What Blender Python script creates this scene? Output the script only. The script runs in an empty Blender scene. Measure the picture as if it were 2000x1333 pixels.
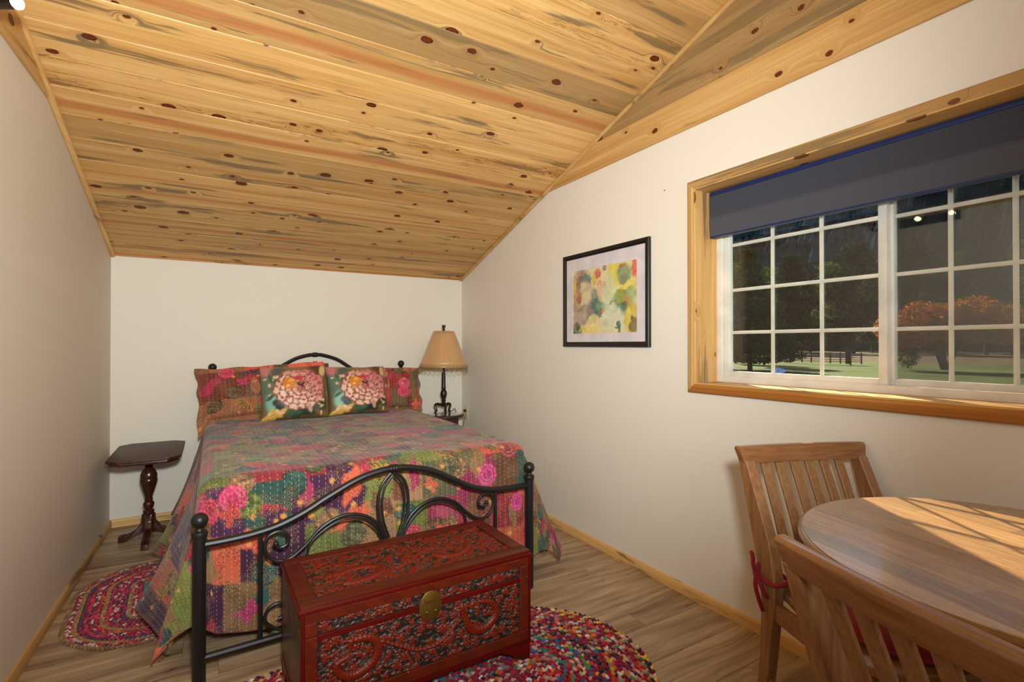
import bpy, bmesh, math, random
import numpy as np
from mathutils import Vector, Matrix, Euler, noise

random.seed(7)
C = bpy.context.scene.collection
R = math.radians
SC = bpy.context.scene

# ------------------------------------------------------------------ camera, world, sun, lights, exposure
cam_d = bpy.data.cameras.new('camera'); cam = bpy.data.objects.new('camera', cam_d); C.objects.link(cam)
cam_d.sensor_width = 36.0; cam_d.lens = 983.0 / 2000.0 * 36.0
cam_d.clip_start = 0.03; cam_d.clip_end = 2000
cam.location = (0, 0, 1.2043)
cam.rotation_euler = (R(90 + 0.4), 0, R(-30.748))
SC.camera = cam

SC.view_settings.view_transform = 'Standard'
SC.view_settings.look = 'None'
SC.view_settings.exposure = 0.0
SC.view_settings.gamma = 1.0
SC.view_settings.use_curve_mapping = False

w = bpy.data.worlds.new('world'); SC.world = w; w.use_nodes = True
wn = w.node_tree; wn.nodes.clear()
wo = wn.nodes.new('ShaderNodeOutputWorld'); wb = wn.nodes.new('ShaderNodeBackground'); sky = wn.nodes.new('ShaderNodeTexSky')
sky.sky_type = 'NISHITA'; sky.sun_disc = False; sky.sun_elevation = R(30); sky.sun_rotation = R(36); sky.air_density = 1.2; sky.dust_density = 1.5
wb.inputs['Strength'].default_value = 0.20
wn.links.new(sky.outputs[0], wb.inputs[0]); wn.links.new(wb.outputs[0], wo.inputs[0])

def add_light(name, kind, loc, direction, energy, color, **kw):
    d = bpy.data.lights.new(name, kind); o = bpy.data.objects.new(name, d); C.objects.link(o)
    o.location = loc; d.energy = energy; d.color = color
    if direction is not None:
        o.rotation_euler = Vector(direction).normalized().to_track_quat('-Z', 'Y').to_euler()
    for k, v in kw.items(): setattr(d, k, v)
    return o

# low sun beyond the window, heading into the room over the trees
SUN = Vector((-0.59, -0.807, -0.59)).normalized()
add_light('sun', 'SUN', (6, 6, 8), SUN, 17.0, (1.0, 0.86, 0.64), angle=R(0.6))
# photographer's flash, held above and beside the camera and aimed high
add_light('flash', 'SPOT', (0.05, -0.12, 1.47), (0.24, 0.95, 0.19), 395, (0.92, 0.98, 0.98), spot_size=R(124), spot_blend=1.0, shadow_soft_size=0.07)
# the same flash bounced off the white rear of the room
add_light('flash_bounce', 'AREA', (0.5, -1.2, 1.75), (0.30, 0.95, 0.12), 16, (0.95, 0.99, 1.0), shape='RECTANGLE', size=1.4, size_y=0.9)

# ------------------------------------------------------------------ constants of the room (metres, camera stands over 0,0)
XR = 1.963; YB = 4.2; ZB = 1.8007; SL = 0.3288; ZE = 2.2395; YREAR = -1.8; YRIDGE = 0.6
def xl(y): return -0.5779 + 0.01767 * (y - YB)
def zs(y): return ZB + SL * (YB - y)
ZR = zs(YRIDGE)

# ------------------------------------------------------------------ material helpers
def srgb(r, g, b):
    f = lambda c: (c / 255 / 12.92) if c / 255 <= 0.04045 else ((c / 255 + 0.055) / 1.055) ** 2.4
    return (f(r), f(g), f(b), 1)

class M:
    """tiny node builder"""
    def __init__(s, name):
        s.m = bpy.data.materials.new(name); s.m.use_nodes = True; s.t = s.m.node_tree; s.t.nodes.clear()
        s.out = s.n('OutputMaterial'); s.b = s.n('BsdfPrincipled'); s.l(s.b.outputs[0], s.out.inputs[0])
    def n(s, k, **kw):
        x = s.t.nodes.new('ShaderNode' + k)
        for a, v in kw.items(): setattr(x, a, v)
        return x
    def l(s, a, b): s.t.links.new(a, b)
    def set(s, **kw):
        names = dict(color='Base Color', rough='Roughness', metal='Metallic', spec='Specular IOR Level', coat='Coat Weight', coatr='Coat Roughness', sheen='Sheen Weight', alpha='Alpha', emit='Emission Color', emits='Emission Strength', trans='Transmission Weight', sss='Subsurface Weight')
        for k, v in kw.items():
            inp = s.b.inputs[names[k]]
            if hasattr(v, 'is_linked') or hasattr(v, 'links'): s.l(v, inp)
            else: inp.default_value = v
        return s
    def val(s, inp, v):
        if hasattr(v, 'links'): s.l(v, inp)
        else: inp.default_value = v
    def math(s, op, a, b=0.0, clamp=False):
        x = s.n('Math', operation=op, use_clamp=clamp); s.val(x.inputs[0], a); s.val(x.inputs[1], b); return x.outputs[0]
    def mix(s, f, a, b, mode='MIX'):
        x = s.n('Mix', data_type='RGBA', blend_type=mode); s.val(x.inputs[0], f); s.val(x.inputs[6], a); s.val(x.inputs[7], b); return x.outputs[2]
    def ramp(s, f, stops, interp='LINEAR'):
        x = s.n('ValToRGB'); x.color_ramp.interpolation = interp; e = x.color_ramp.elements
        while len(e) < len(stops): e.new(0.5)
        for i, (p, c) in enumerate(stops): e[i].position = p; e[i].color = c if len(c) == 4 else (*c, 1)
        s.l(f, x.inputs[0]); return x.outputs[0]
    def maprange(s, v, a, b, c=0.0, d=1.0, smooth=True):
        x = s.n('MapRange'); 
        if smooth: x.interpolation_type = 'SMOOTHSTEP'
        s.val(x.inputs[0], v)
        for i, q in enumerate((a, b, c, d)): x.inputs[i + 1].default_value = q
        return x.outputs[0]
    def coord(s, kind='Object'): return s.n('TexCoord').outputs[kind]
    def vmul(s, v, k):
        x = s.n('VectorMath', operation='MULTIPLY'); s.l(v, x.inputs[0]); x.inputs[1].default_value = k; return x.outputs[0]
    def vadd(s, v, k):
        x = s.n('VectorMath', operation='ADD'); s.l(v, x.inputs[0]); s.val(x.inputs[1], k); return x.outputs[0]
    def noise(s, v, scale=5, detail=4, rough=0.5, dist=0.0, out='Fac'):
        x = s.n('TexNoise'); s.l(v, x.inputs['Vector']); x.inputs['Scale'].default_value = scale; x.inputs['Detail'].default_value = detail
        x.inputs['Roughness'].default_value = rough; x.inputs['Distortion'].default_value = dist; return x.outputs[out]
    def voro(s, v, scale=5, feature='F1', out='Distance', rnd=1.0):
        x = s.n('TexVoronoi', feature=feature); s.l(v, x.inputs['Vector']); x.inputs['Scale'].default_value = scale; x.inputs['Randomness'].default_value = rnd; return x.outputs[out]
    def bump(s, h, strength=0.3, dist=0.01):
        x = s.n('Bump'); x.inputs['Strength'].default_value = strength; x.inputs['Distance'].default_value = dist; s.l(h, x.inputs['Height']); s.l(x.outputs[0], s.b.inputs['Normal']); return x

def simple(name, col, rough=0.5, metal=0.0, bump=None, **kw):
    m = M(name); co = m.coord()
    nz = m.noise(co, 9, 4)
    c2 = tuple(x * 0.86 for x in col[:3]) + (1,)
    m.set(color=m.mix(m.maprange(nz, 0.35, 0.65), col, c2), rough=rough, metal=metal, **kw)
    if bump: m.bump(m.noise(co, bump[0], 3), bump[1], bump[2])
    return m.m

def mat_wall(name, col, sc=230):
    m = M(name); co = m.coord()
    big = m.noise(co, 1.6, 3)
    m.set(color=m.mix(big, col, tuple(x * 0.97 for x in col[:3]) + (1,)), rough=0.62, spec=0.28)
    h = m.noise(co, sc, 2, 0.6)
    m.bump(h, 0.22, 0.003)
    return m.m

def mat_pine(name, light, dark, tint=(1, 1, 1), knots=1.0, rough=0.46):
    """knotty blue-stained pine; object colour drives it: r red heart streak, g blue stain, b spalting, a streak position"""
    m = M(name)
    uv = m.n('UVMap').outputs[0]; oi = m.n('ObjectInfo')
    rnd = oi.outputs['Random']
    off = m.n('CombineXYZ'); m.l(m.math('MULTIPLY', rnd, 91.0), off.inputs[0]); m.l(m.math('MULTIPLY', rnd, 57.0), off.inputs[1])
    p = m.vadd(uv, off.outputs[0])
    sep = m.n('SeparateColor'); m.l(oi.outputs['Color'], sep.inputs[0])
    cr, cg, cb = sep.outputs[0], sep.outputs[1], sep.outputs[2]; ca = oi.outputs['Alpha']
    # knots
    kp = m.vmul(p, (4.2, 7.0, 1)); kv = m.n('TexVoronoi', feature='F1', voronoi_dimensions='2D'); m.l(kp, kv.inputs['Vector']); kv.inputs['Scale'].default_value = 1.0
    kd = kv.outputs['Distance']; ksep = m.n('SeparateColor'); m.l(kv.outputs['Color'], ksep.inputs[0])
    gate = m.maprange(ksep.outputs[0], 0.36, 0.38)
    size = m.math('ADD', m.math('MULTIPLY', m.math('POWER', ksep.outputs[1], 2.0), 0.085), 0.045)
    nk = m.math('SUBTRACT', m.math('ADD', kd, m.math('MULTIPLY', m.math('SUBTRACT', m.noise(p, 45, 2), 0.5), 0.06)), size)
    knot = m.math('MULTIPLY', m.maprange(nk, 0.014, -0.014), gate)
    knot = m.math('MULTIPLY', knot, knots)
    halo = m.math('MULTIPLY', m.maprange(m.math('SUBTRACT', kd, size), 0.20, 0.0), gate)
    # grain bent around knots
    bend = m.math('MULTIPLY', halo, 0.035)
    wv = m.math('MULTIPLY', m.math('SUBTRACT', m.noise(m.vmul(p, (0.9, 3.5, 1)), 1.0, 3), 0.5), 0.06)
    gy = m.n('SeparateXYZ'); m.l(p, gy.inputs[0])
    y2 = m.math('ADD', m.math('ADD', gy.outputs[1], bend), wv)
    gp = m.n('CombineXYZ'); m.l(gy.outputs[0], gp.inputs[0]); m.l(y2, gp.inputs[1])
    g1 = m.noise(m.vmul(gp.outputs[0], (1.5, 105, 1)), 1.0, 5, 0.6)
    g2 = m.noise(m.vmul(gp.outputs[0], (0.6, 22, 1)), 1.0, 3, 0.55)
    g = m.math('ADD', m.math('MULTIPLY', g1, 0.45), m.math('MULTIPLY', g2, 0.55))
    col = m.ramp(g, [(0.34, dark), (0.50, tuple((a + b) / 2 for a, b in zip(dark, light))), (0.62, light)])
    # plank to plank tone
    tone = m.maprange(m.math('FRACT', m.math('MULTIPLY', rnd, 7.31)), 0, 1, 0.80, 1.08, False)
    tc = m.n('CombineColor'); m.l(tone, tc.inputs[0]); m.l(tone, tc.inputs[1]); m.l(tone, tc.inputs[2])
    col = m.mix(1.0, col, tc.outputs[0], 'MULTIPLY')
    # red heart streak
    uvs = m.n('SeparateXYZ'); m.l(uv, uvs.inputs[0])
    cen = m.math('ADD', m.math('MULTIPLY', ca, 0.165), m.math('MULTIPLY', m.math('SUBTRACT', m.noise(m.vmul(p, (0.8, 0, 1)), 1.0, 2), 0.5), 0.05))
    dv = m.math('ABSOLUTE', m.math('SUBTRACT', uvs.outputs[1], cen))
    wid = m.math('ADD', m.math('MULTIPLY', cr, 0.026), m.math('MULTIPLY', m.math('SUBTRACT', g1, 0.5), 0.02))
    st = m.math('MULTIPLY', m.maprange(m.math('SUBTRACT', dv, wid), 0.016, -0.012), m.maprange(cr, 0.0, 0.12))
    col = m.mix(m.math('MULTIPLY', st, 0.62), col, srgb(176, 96, 50))
    # blue stain
    bn = m.noise(m.vmul(gp.outputs[0], (1.1, 13, 1)), 1.0, 4, 0.6, 0.4)
    bs = m.math('MULTIPLY', m.maprange(m.math('ADD', bn, m.math('MULTIPLY', m.math('SUBTRACT', g1, 0.5), 0.35)), 0.54, 0.70), 0.9)
    thr = m.math('ADD', bs, m.math('MULTIPLY', m.math('SUBTRACT', cg, 0.44), 1.2))
    bl = m.math('MULTIPLY', m.maprange(thr, 0.12, 0.75), m.maprange(cg, 0.0, 0.2))
    col = m.mix(m.math('MULTIPLY', bl, 0.82), col, srgb(112, 92, 66))
    # spalting: dark wandering lines with amber between
    sn = m.noise(m.vmul(gp.outputs[0], (3.2, 42, 1)), 1.0, 4, 0.7, 1.2)
    sline = m.maprange(m.math('ABSOLUTE', m.math('SUBTRACT', sn, 0.53)), 0.030, 0.008)
    sl_area = m.maprange(m.noise(m.vmul(p, (1.3, 9, 1)), 1.0, 3), 0.44, 0.56)
    sp = m.math('MULTIPLY', m.math('MULTIPLY', sline, sl_area), cb)
    col = m.mix(m.math('MULTIPLY', m.math('MULTIPLY', sl_area, cb), 0.35), col, srgb(186, 128, 58))
    col = m.mix(m.math('MULTIPLY', sp, 0.8), col, srgb(84, 48, 20))
    # resin checks
    col = m.mix(m.math('MULTIPLY', m.math('MULTIPLY', halo, 0.33), m.maprange(g1, 0.4, 0.7)), col, srgb(160, 92, 40))
    kcol = m.ramp(m.math('DIVIDE', kd, size), [(0.0, srgb(88, 34, 14)), (0.55, srgb(112, 48, 22)), (0.95, srgb(50, 20, 10))])
    col = m.mix(knot, col, kcol)
    if tint != (1, 1, 1): col = m.mix(1.0, col, (*tint, 1), 'MULTIPLY')
    m.set(color=col, rough=rough, spec=0.28)
    m.bump(g1, 0.10, 0.002)
    return m.m

def mat_wood(name, c_light, c_dark, axis=(1, 30, 30), rough=0.35, coat=0.0, staves=None, pores=0.5, spec=0.5):
    m = M(name); co = m.coord(); oi = m.n('ObjectInfo')
    off = m.n('CombineXYZ'); m.l(m.math('MULTIPLY', oi.outputs['Random'], 13.0), off.inputs[0]); m.l(m.math('MULTIPLY', oi.outputs['Random'], 7.0), off.inputs[1])
    p = m.vadd(co, off.outputs[0])
    ps = m.vmul(p, axis)
    g = m.noise(ps, 2.2, 5, 0.6, 0.3); f = m.noise(m.vmul(ps, (2.0, 5, 5)), 6.0, 3, 0.7)
    mixv = m.math('ADD', m.math('MULTIPLY', g, 0.75), m.math('MULTIPLY', f, 0.25))
    col = m.ramp(mixv, [(0.32, c_dark), (0.66, c_light)])
    col = m.mix(m.math('MULTIPLY', m.maprange(f, 0.56, 0.68), pores), col, tuple(x * 0.5 for x in c_dark[:3]) + (1,))
    if staves:
        sx = m.n('SeparateXYZ'); m.l(co, sx.inputs[0])
        row = m.math('FLOOR', m.math('DIVIDE', sx.outputs[staves[0]], staves[1]))
        seg = m.math('FLOOR', m.math('ADD', m.math('MULTIPLY', sx.outputs[1 - staves[0]], 2.3), m.math('MULTIPLY', row, 0.37)))
        cc = m.n('CombineXYZ'); m.l(row, cc.inputs[0]); m.l(seg, cc.inputs[1])
        wn_ = m.n('TexWhiteNoise', noise_dimensions='2D'); m.l(cc.outputs[0], wn_.inputs['Vector'])
        v = m.maprange(wn_.outputs['Value'], 0, 1, 0.60, 1.18, False)
        cv = m.n('CombineColor'); [m.l(v, cv.inputs[i]) for i in range(3)]
        col = m.mix(1.0, col, cv.outputs[0], 'MULTIPLY')
    m.set(color=col, rough=rough, coat=coat, coatr=0.12, spec=spec)
    m.bump(f, 0.08, 0.002)
    return m.m

def mat_attr(name, rough=0.8, attr='Col', sheen=0.0, weave=None, stitch=False, coat=0.0, spec=0.3, bumpscale=None):
    m = M(name); a = m.n('Attribute', attribute_name=attr); col = a.outputs['Color']
    hs = []
    if weave:
        uv = m.n('UVMap').outputs[0]
        nz = m.noise(m.vmul(uv, (weave, weave * 0.6, 1)), 1.0, 3, 0.6)
        k = m.maprange(nz, 0.3, 0.7, 0.82, 1.12, False); cv = m.n('CombineColor'); [m.l(k, cv.inputs[i]) for i in range(3)]
        col = m.mix(1.0, col, cv.outputs[0], 'MULTIPLY'); hs.append(m.math('MULTIPLY', nz, 0.4))
    if stitch:                                # small block printed dots between the motifs
        uv0 = m.n('UVMap').outputs[0]; vd = m.n('TexVoronoi', feature='F1', voronoi_dimensions='2D'); m.l(uv0, vd.inputs['Vector']); vd.inputs['Scale'].default_value = 88
        gt = m.maprange(m.noise(uv0, 13, 2), 0.47, 0.53); gt2 = m.maprange(m.noise(m.vadd(uv0, (7, 3, 0)), 11, 2), 0.50, 0.56)
        dm = m.math('MULTIPLY', m.maprange(vd.outputs['Distance'], 0.42, 0.26), gt); rg_ = m.math('MULTIPLY', m.maprange(m.math('ABSOLUTE', m.math('SUBTRACT', vd.outputs['Distance'], 0.42)), 0.12, 0.04), gt2)
        col = m.mix(m.math('MULTIPLY', dm, 0.6), col, m.mix(0.75, col, srgb(60, 36, 28)))
        col = m.mix(m.math('MULTIPLY', rg_, 0.35), col, srgb(196, 150, 96))
        hsv = m.n('HueSaturation'); hsv.inputs['Saturation'].default_value = 0.92; hsv.inputs['Value'].default_value = 0.84; m.l(col, hsv.inputs['Color']); col = hsv.outputs[0]
        uv = m.n('UVMap').outputs[0]; sx = m.n('SeparateXYZ'); m.l(uv, sx.inputs[0])
        wob = m.math('MULTIPLY', m.math('SUBTRACT', m.noise(m.vmul(uv, (3, 3, 1)), 1.0, 2), 0.5), 0.02)
        u = m.math('ADD', sx.outputs[0], wob)
        ur = m.math('DIVIDE', u, 0.026); row = m.math('FLOOR', ur)
        du = m.math('ABSOLUTE', m.math('SUBTRACT', m.math('FRACT', ur), 0.5))
        v = m.math('ADD', m.math('DIVIDE', sx.outputs[1], 0.019), m.math('MULTIPLY', row, 0.43))
        dv = m.math('ABSOLUTE', m.math('SUBTRACT', m.math('FRACT', v), 0.5))
        line = m.maprange(du, 0.07, 0.03); dash = m.maprange(dv, 0.26, 0.20)
        s_ = m.math('MULTIPLY', line, dash)
        cell = m.n('CombineXYZ'); m.l(row, cell.inputs[0]); m.l(m.math('FLOOR', v), cell.inputs[1])
        wn_ = m.n('TexWhiteNoise', noise_dimensions='2D'); m.l(cell.outputs[0], wn_.inputs['Vector'])
        sc = m.ramp(wn_.outputs['Value'], [(0.0, srgb(120, 168, 150)), (0.55, srgb(168, 176, 140)), (0.8, srgb(206, 150, 60)), (1.0, srgb(120, 160, 160))])
        col = m.mix(m.math('MULTIPLY', s_, 0.55), col, sc)
        hs.append(m.math('MULTIPLY', m.maprange(du, 0.5, 0.0), -0.8))
    m.set(color=col, rough=rough, sheen=sheen, coat=coat, spec=spec, coatr=0.2)
    if hs:
        h = hs[0]
        for x in hs[1:]: h = m.math('ADD', h, x)
        m.bump(h, 0.5, 0.003)
    return m.m

# ------------------------------------------------------------------ mesh helpers
class Geo:
    def __init__(s): s.v = []; s.f = []; s.uv = {}
    def add(s, v, f, mat=None):
        o = len(s.v)
        s.v += [tuple(mat @ Vector(p)) if mat is not None else tuple(p) for p in v]
        s.f += [tuple(i + o for i in q) for q in f]
        return s
    def box(s, c, d, rot=None, mat=None):
        x, y, z = (k / 2 for k in d)
        v = [Vector((a * x, b * y, e * z)) for e in (-1, 1) for b in (-1, 1) for a in (-1, 1)]
        if rot is not None: v = [Euler(rot).to_matrix() @ p for p in v]
        v = [p + Vector(c) for p in v]
        return s.add(v, [(0, 2, 3, 1), (4, 5, 7, 6), (0, 1, 5, 4), (2, 6, 7, 3), (0, 4, 6, 2), (1, 3, 7, 5)], mat)
    def prism(s, poly, axis, a, b, fx=None):
        """poly of 2-D points; axis 'x','y','z' extruded from a to b"""
        def P(p, t):
            return {'x': (t, p[0], p[1]), 'y': (p[0], t, p[1]), 'z': (p[0], p[1], t)}[axis]
        n = len(poly); v = [P(p, a) for p in poly] + [P(p, b) for p in poly]
        f = [tuple(range(n))[::-1], tuple(range(n, 2 * n))] + [(i, (i + 1) % n, (i + 1) % n + n, i + n) for i in range(n)]
        return s.add(v, f)
    def tube(s, pts, rad, seg=10, closed=False, cap=True, flat=None):
        pts = [Vector(p) for p in pts]; n = len(pts)
        if not hasattr(rad, '__len__'): rad = [rad] * n
        T = []
        for i in range(n):
            if closed: t = pts[(i + 1) % n] - pts[i - 1]
            else: t = pts[min(i + 1, n - 1)] - pts[max(i - 1, 0)]
            T.append(t.normalized())
        up = Vector((0, 0, 1)) if abs(T[0].z) < 0.9 else Vector((1, 0, 0))
        nrm = T[0].cross(up).normalized(); rings = []
        for i in range(n):
            nrm = (nrm - T[i] * nrm.dot(T[i])).normalized(); b = T[i].cross(nrm)
            ring = []
            for k in range(seg):
                a = 2 * math.pi * k / seg
                q = nrm * math.cos(a) * rad[i] + b * math.sin(a) * rad[i]
                if flat: q = Vector((q.x * flat[0], q.y * flat[1], q.z * flat[2]))
                ring.append(pts[i] + q)
            rings.append(ring)
        v = [p for r in rings for p in r]; f = []
        m = n if closed else n - 1
        for i in range(m):
            for k in range(seg):
                a = i * seg + k; b2 = i * seg + (k + 1) % seg; c = ((i + 1) % n) * seg + (k + 1) % seg; d = ((i + 1) % n) * seg + k
                f.append((a, b2, c, d))
        if cap and not closed: f += [tuple(range(seg))[::-1], tuple((n - 1) * seg + k for k in range(seg))]
        return s.add(v, f)
    def lathe(s, prof, c=(0, 0, 0), seg=24, cap=True):
        v = []; f = []
        for r, z in prof:
            for k in range(seg):
                a = 2 * math.pi * k / seg; v.append((c[0] + r * math.cos(a), c[1] + r * math.sin(a), c[2] + z))
        for i in range(len(prof) - 1):
            for k in range(seg):
                f.append((i * seg + k, i * seg + (k + 1) % seg, (i + 1) * seg + (k + 1) % seg, (i + 1) * seg + k))
        if cap: f += [tuple(range(seg))[::-1], tuple((len(prof) - 1) * seg + k for k in range(seg))]
        return s.add(v, f)
    def sphere(s, c, r, seg=14, rings=9, sc=(1, 1, 1)):
        prof = [(r * math.sin(math.pi * i / rings) + 1e-5, -r * math.cos(math.pi * i / rings)) for i in range(rings + 1)]
        g = Geo().lathe(prof, seg=seg)
        return s.add([(c[0] + p[0] * sc[0], c[1] + p[1] * sc[1], c[2] + p[2] * sc[2]) for p in g.v], g.f)

def mk(name, geo, mat=None, parent=None, bevel=0.0, bseg=2, smooth=True, angle=35, uvs=None, loc=None, rot=None, kind=None, label=None):
    me = bpy.data.meshes.new(name); me.from_pydata(geo.v, [], geo.f)
    if bevel > 0 or smooth:
        bm = bmesh.new(); bm.from_mesh(me)
        bmesh.ops.recalc_face_normals(bm, faces=bm.faces)
        if bevel > 0:
            ed = [e for e in bm.edges if len(e.link_faces) == 2 and e.calc_face_angle(0) > R(25)]
            bmesh.ops.bevel(bm, geom=ed, offset=bevel, segments=bseg, profile=0.6, affect='EDGES', clamp_overlap=True)
        if smooth:
            for fc in bm.faces: fc.smooth = True
            for e in bm.edges:
                if len(e.link_faces) == 2 and e.calc_face_angle(0) > R(angle): e.smooth = False
        bm.to_mesh(me); bm.free()
    if uvs:
        ul = me.uv_layers.new(name='UVMap')
        for lp in me.loops:
            ul.data[lp.index].uv = uvs(me.vertices[lp.vertex_index].co)
    if mat is not None: me.materials.append(mat)
    o = bpy.data.objects.new(name, me); C.objects.link(o)
    if parent is not None: o.parent = parent
    if loc is not None: o.location = loc
    if rot is not None: o.rotation_euler = rot
    if kind: o['kind'] = kind
    if label: o['label'] = label
    return o

def grid_mesh(name, P, uv, col=None, mat=None, parent=None, flip=False, kind=None, closed_u=False):
    """P: (n,m,3) array; uv: (n,m,2); col: (n,m,3) srgb 0..1 -> one mesh"""
    n, m = P.shape[:2]
    idx = np.arange(n * m).reshape(n, m)
    a, b, c, d = idx[:-1, :-1], idx[1:, :-1], idx[1:, 1:], idx[:-1, 1:]
    F = np.stack([a, b, c, d] if not flip else [a, d, c, b], -1).reshape(-1, 4)
    me = bpy.data.meshes.new(name)
    me.vertices.add(n * m); me.vertices.foreach_set('co', P.reshape(-1).astype(np.float32))
    me.loops.add(F.size); me.loops.foreach_set('vertex_index', F.reshape(-1).astype(np.int32))
    me.polygons.add(len(F)); me.polygons.foreach_set('loop_start', (np.arange(len(F)) * 4).astype(np.int32))
    me.polygons.foreach_set('use_smooth', np.ones(len(F), bool))
    me.update(calc_edges=True)
    ul = me.uv_layers.new(name='UVMap'); ul.data.foreach_set('uv', uv.reshape(-1, 2)[F.reshape(-1)].reshape(-1).astype(np.float32))
    if col is not None:
        lin = np.where(col <= 0.04045, col / 12.92, ((np.clip(col, 0, 1) + 0.055) / 1.055) ** 2.4)
        ca = me.color_attributes.new('Col', 'FLOAT_COLOR', 'POINT')
        ca.data.foreach_set('color', np.concatenate([lin.reshape(-1, 3), np.ones((n * m, 1))], 1).reshape(-1).astype(np.float32))
    if mat: me.materials.append(mat)
    me.validate()
    o = bpy.data.objects.new(name, me); C.objects.link(o)
    if parent: o.parent = parent
    if kind: o['kind'] = kind
    return o

def thing(name, label, cat, loc=(0, 0, 0), rz=0.0, group=None):
    o = bpy.data.objects.new(name, None); C.objects.link(o); o.empty_display_size = 0.1
    o.location = loc; o.rotation_euler = (0, 0, rz); o['label'] = label; o['category'] = cat
    if group: o['group'] = group
    return o
def tag(o, label, cat, group=None):
    o['label'] = label; o['category'] = cat
    if group: o['group'] = group
    return o
def sroot(name, kind='structure'):
    o = bpy.data.objects.new(name, None); C.objects.link(o); o['kind'] = kind; return o

# ------------------------------------------------------------------ materials
PINE_L = srgb(226, 183, 118); PINE_D = srgb(192, 138, 74)
M_pine = mat_pine('knotty_pine', PINE_L, PINE_D)
M_trim = mat_pine('pine_trim', srgb(226, 184, 118), srgb(198, 144, 78), knots=0.85)
M_sill = mat_pine('pine_sill', srgb(204, 138, 66), srgb(160, 92, 34), knots=0.8)
M_wall = mat_wall('wall_paint', srgb(230, 221, 205))
M_plate = simple('cream_plastic', srgb(222, 208, 170), 0.4)
M_metal = simple('black_iron', srgb(26, 24, 23), 0.42, 0.0, bump=(300, 0.05, 0.001), spec=0.4)
M_chair = mat_wood('chair_wood', srgb(172, 124, 80), srgb(130, 86, 50), axis=(44, 44, 3.0), rough=0.38, coat=0.2, pores=0.9)
M_rail = mat_wood('rail_wood', srgb(166, 114, 68), srgb(122, 76, 40), axis=(3.0, 44, 44), rough=0.33, coat=0.3, pores=0.9)
M_table = mat_wood('table_wood', srgb(186, 146, 98), srgb(138, 100, 62), axis=(46, 3.0, 46), rough=0.24, coat=0.5, staves=(0, 0.058), pores=0.8)
M_tabedge = mat_wood('table_edge_wood', srgb(150, 100, 54), srgb(104, 62, 30), axis=(8, 8, 20), rough=0.3, coat=0.4)
M_walnut = mat_wood('dark_walnut', srgb(84, 50, 36), srgb(50, 28, 20), axis=(20, 2.5, 20), rough=0.45, coat=0.0, spec=0.25)
M_turned = mat_wood('turned_walnut', srgb(78, 38, 20), srgb(38, 17, 10), axis=(18, 18, 3), rough=0.25, coat=0.4)
M_velvet = simple('red_velvet', srgb(142, 0, 20), 0.85, sheen=0.12, bump=(180, 0.2, 0.002))
M_white = simple('white_vinyl', srgb(226, 222, 210), 0.35)
M_bronze = simple('bronze', srgb(58, 44, 34), 0.35, 0.6)
M_brass = simple('old_brass', srgb(138, 104, 44), 0.42, 0.85, bump=(60, 0.2, 0.002))
M_redwood = mat_wood('red_lacquer', srgb(94, 6, 3), srgb(66, 2, 2), axis=(2.0, 20, 20), rough=0.34, coat=0.12, pores=0.2, spec=0.35)
M_redwood2 = mat_wood('orange_lacquer', srgb(94, 30, 8), srgb(68, 15, 4), axis=(2.0, 20, 20), rough=0.4, coat=0.08, spec=0.3)
M_chestside = mat_wood('chest_side_wood', srgb(88, 58, 40), srgb(44, 28, 20), axis=(20, 20, 3), rough=0.4, coat=0.2)

# floor laminate
def mat_floor():
    m = M('laminate'); uv = m.n('UVMap').outputs[0]; oi = m.n('ObjectInfo'); rnd = oi.outputs['Random']
    off = m.n('CombineXYZ'); m.l(m.math('MULTIPLY', rnd, 83.0), off.inputs[0]); m.l(m.math('MULTIPLY', rnd, 41.0), off.inputs[1])
    p = m.vadd(uv, off.outputs[0])
    d = m.noise(m.vmul(p, (1.6, 5, 1)), 1.0, 3, 0.5, 0.3)
    sx = m.n('SeparateXYZ'); m.l(p, sx.inputs[0]); cp = m.n('CombineXYZ'); m.l(sx.outputs[0], cp.inputs[0]); m.l(m.math('ADD', sx.outputs[1], m.math('MULTIPLY', d, 0.10)), cp.inputs[1])
    a = m.noise(m.vmul(cp.outputs[0], (1.3, 15, 1)), 1.0, 4, 0.6); b = m.noise(m.vmul(cp.outputs[0], (3, 85, 1)), 1.0, 4, 0.65)
    g = m.math('ADD', m.math('MULTIPLY', a, 0.72), m.math('MULTIPLY', b, 0.28))
    col = m.ramp(g, [(0.32, srgb(108, 82, 60)), (0.46, srgb(154, 126, 96)), (0.60, srgb(190, 162, 128))])
    ln = m.maprange(m.math('ABSOLUTE', m.math('SUBTRACT', a, 0.42)), 0.012, 0.0)
    ln = m.math('MULTIPLY', ln, m.maprange(m.noise(m.vmul(p, (2.4, 6, 1)), 1.0, 2), 0.48, 0.60))
    col = m.mix(m.math('MULTIPLY', ln, 0.85), col, srgb(70, 48, 34))
    t = m.maprange(m.math('FRACT', m.math('MULTIPLY', rnd, 9.7)), 0, 1, 0.9, 1.07, False); cv = m.n('CombineColor'); [m.l(t, cv.inputs[i]) for i in range(3)]
    col = m.mix(1.0, col, cv.outputs[0], 'MULTIPLY')
    m.set(color=col, rough=0.4, spec=0.4); m.bump(b, 0.06, 0.001); return m.m
M_floor = mat_floor()

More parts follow.
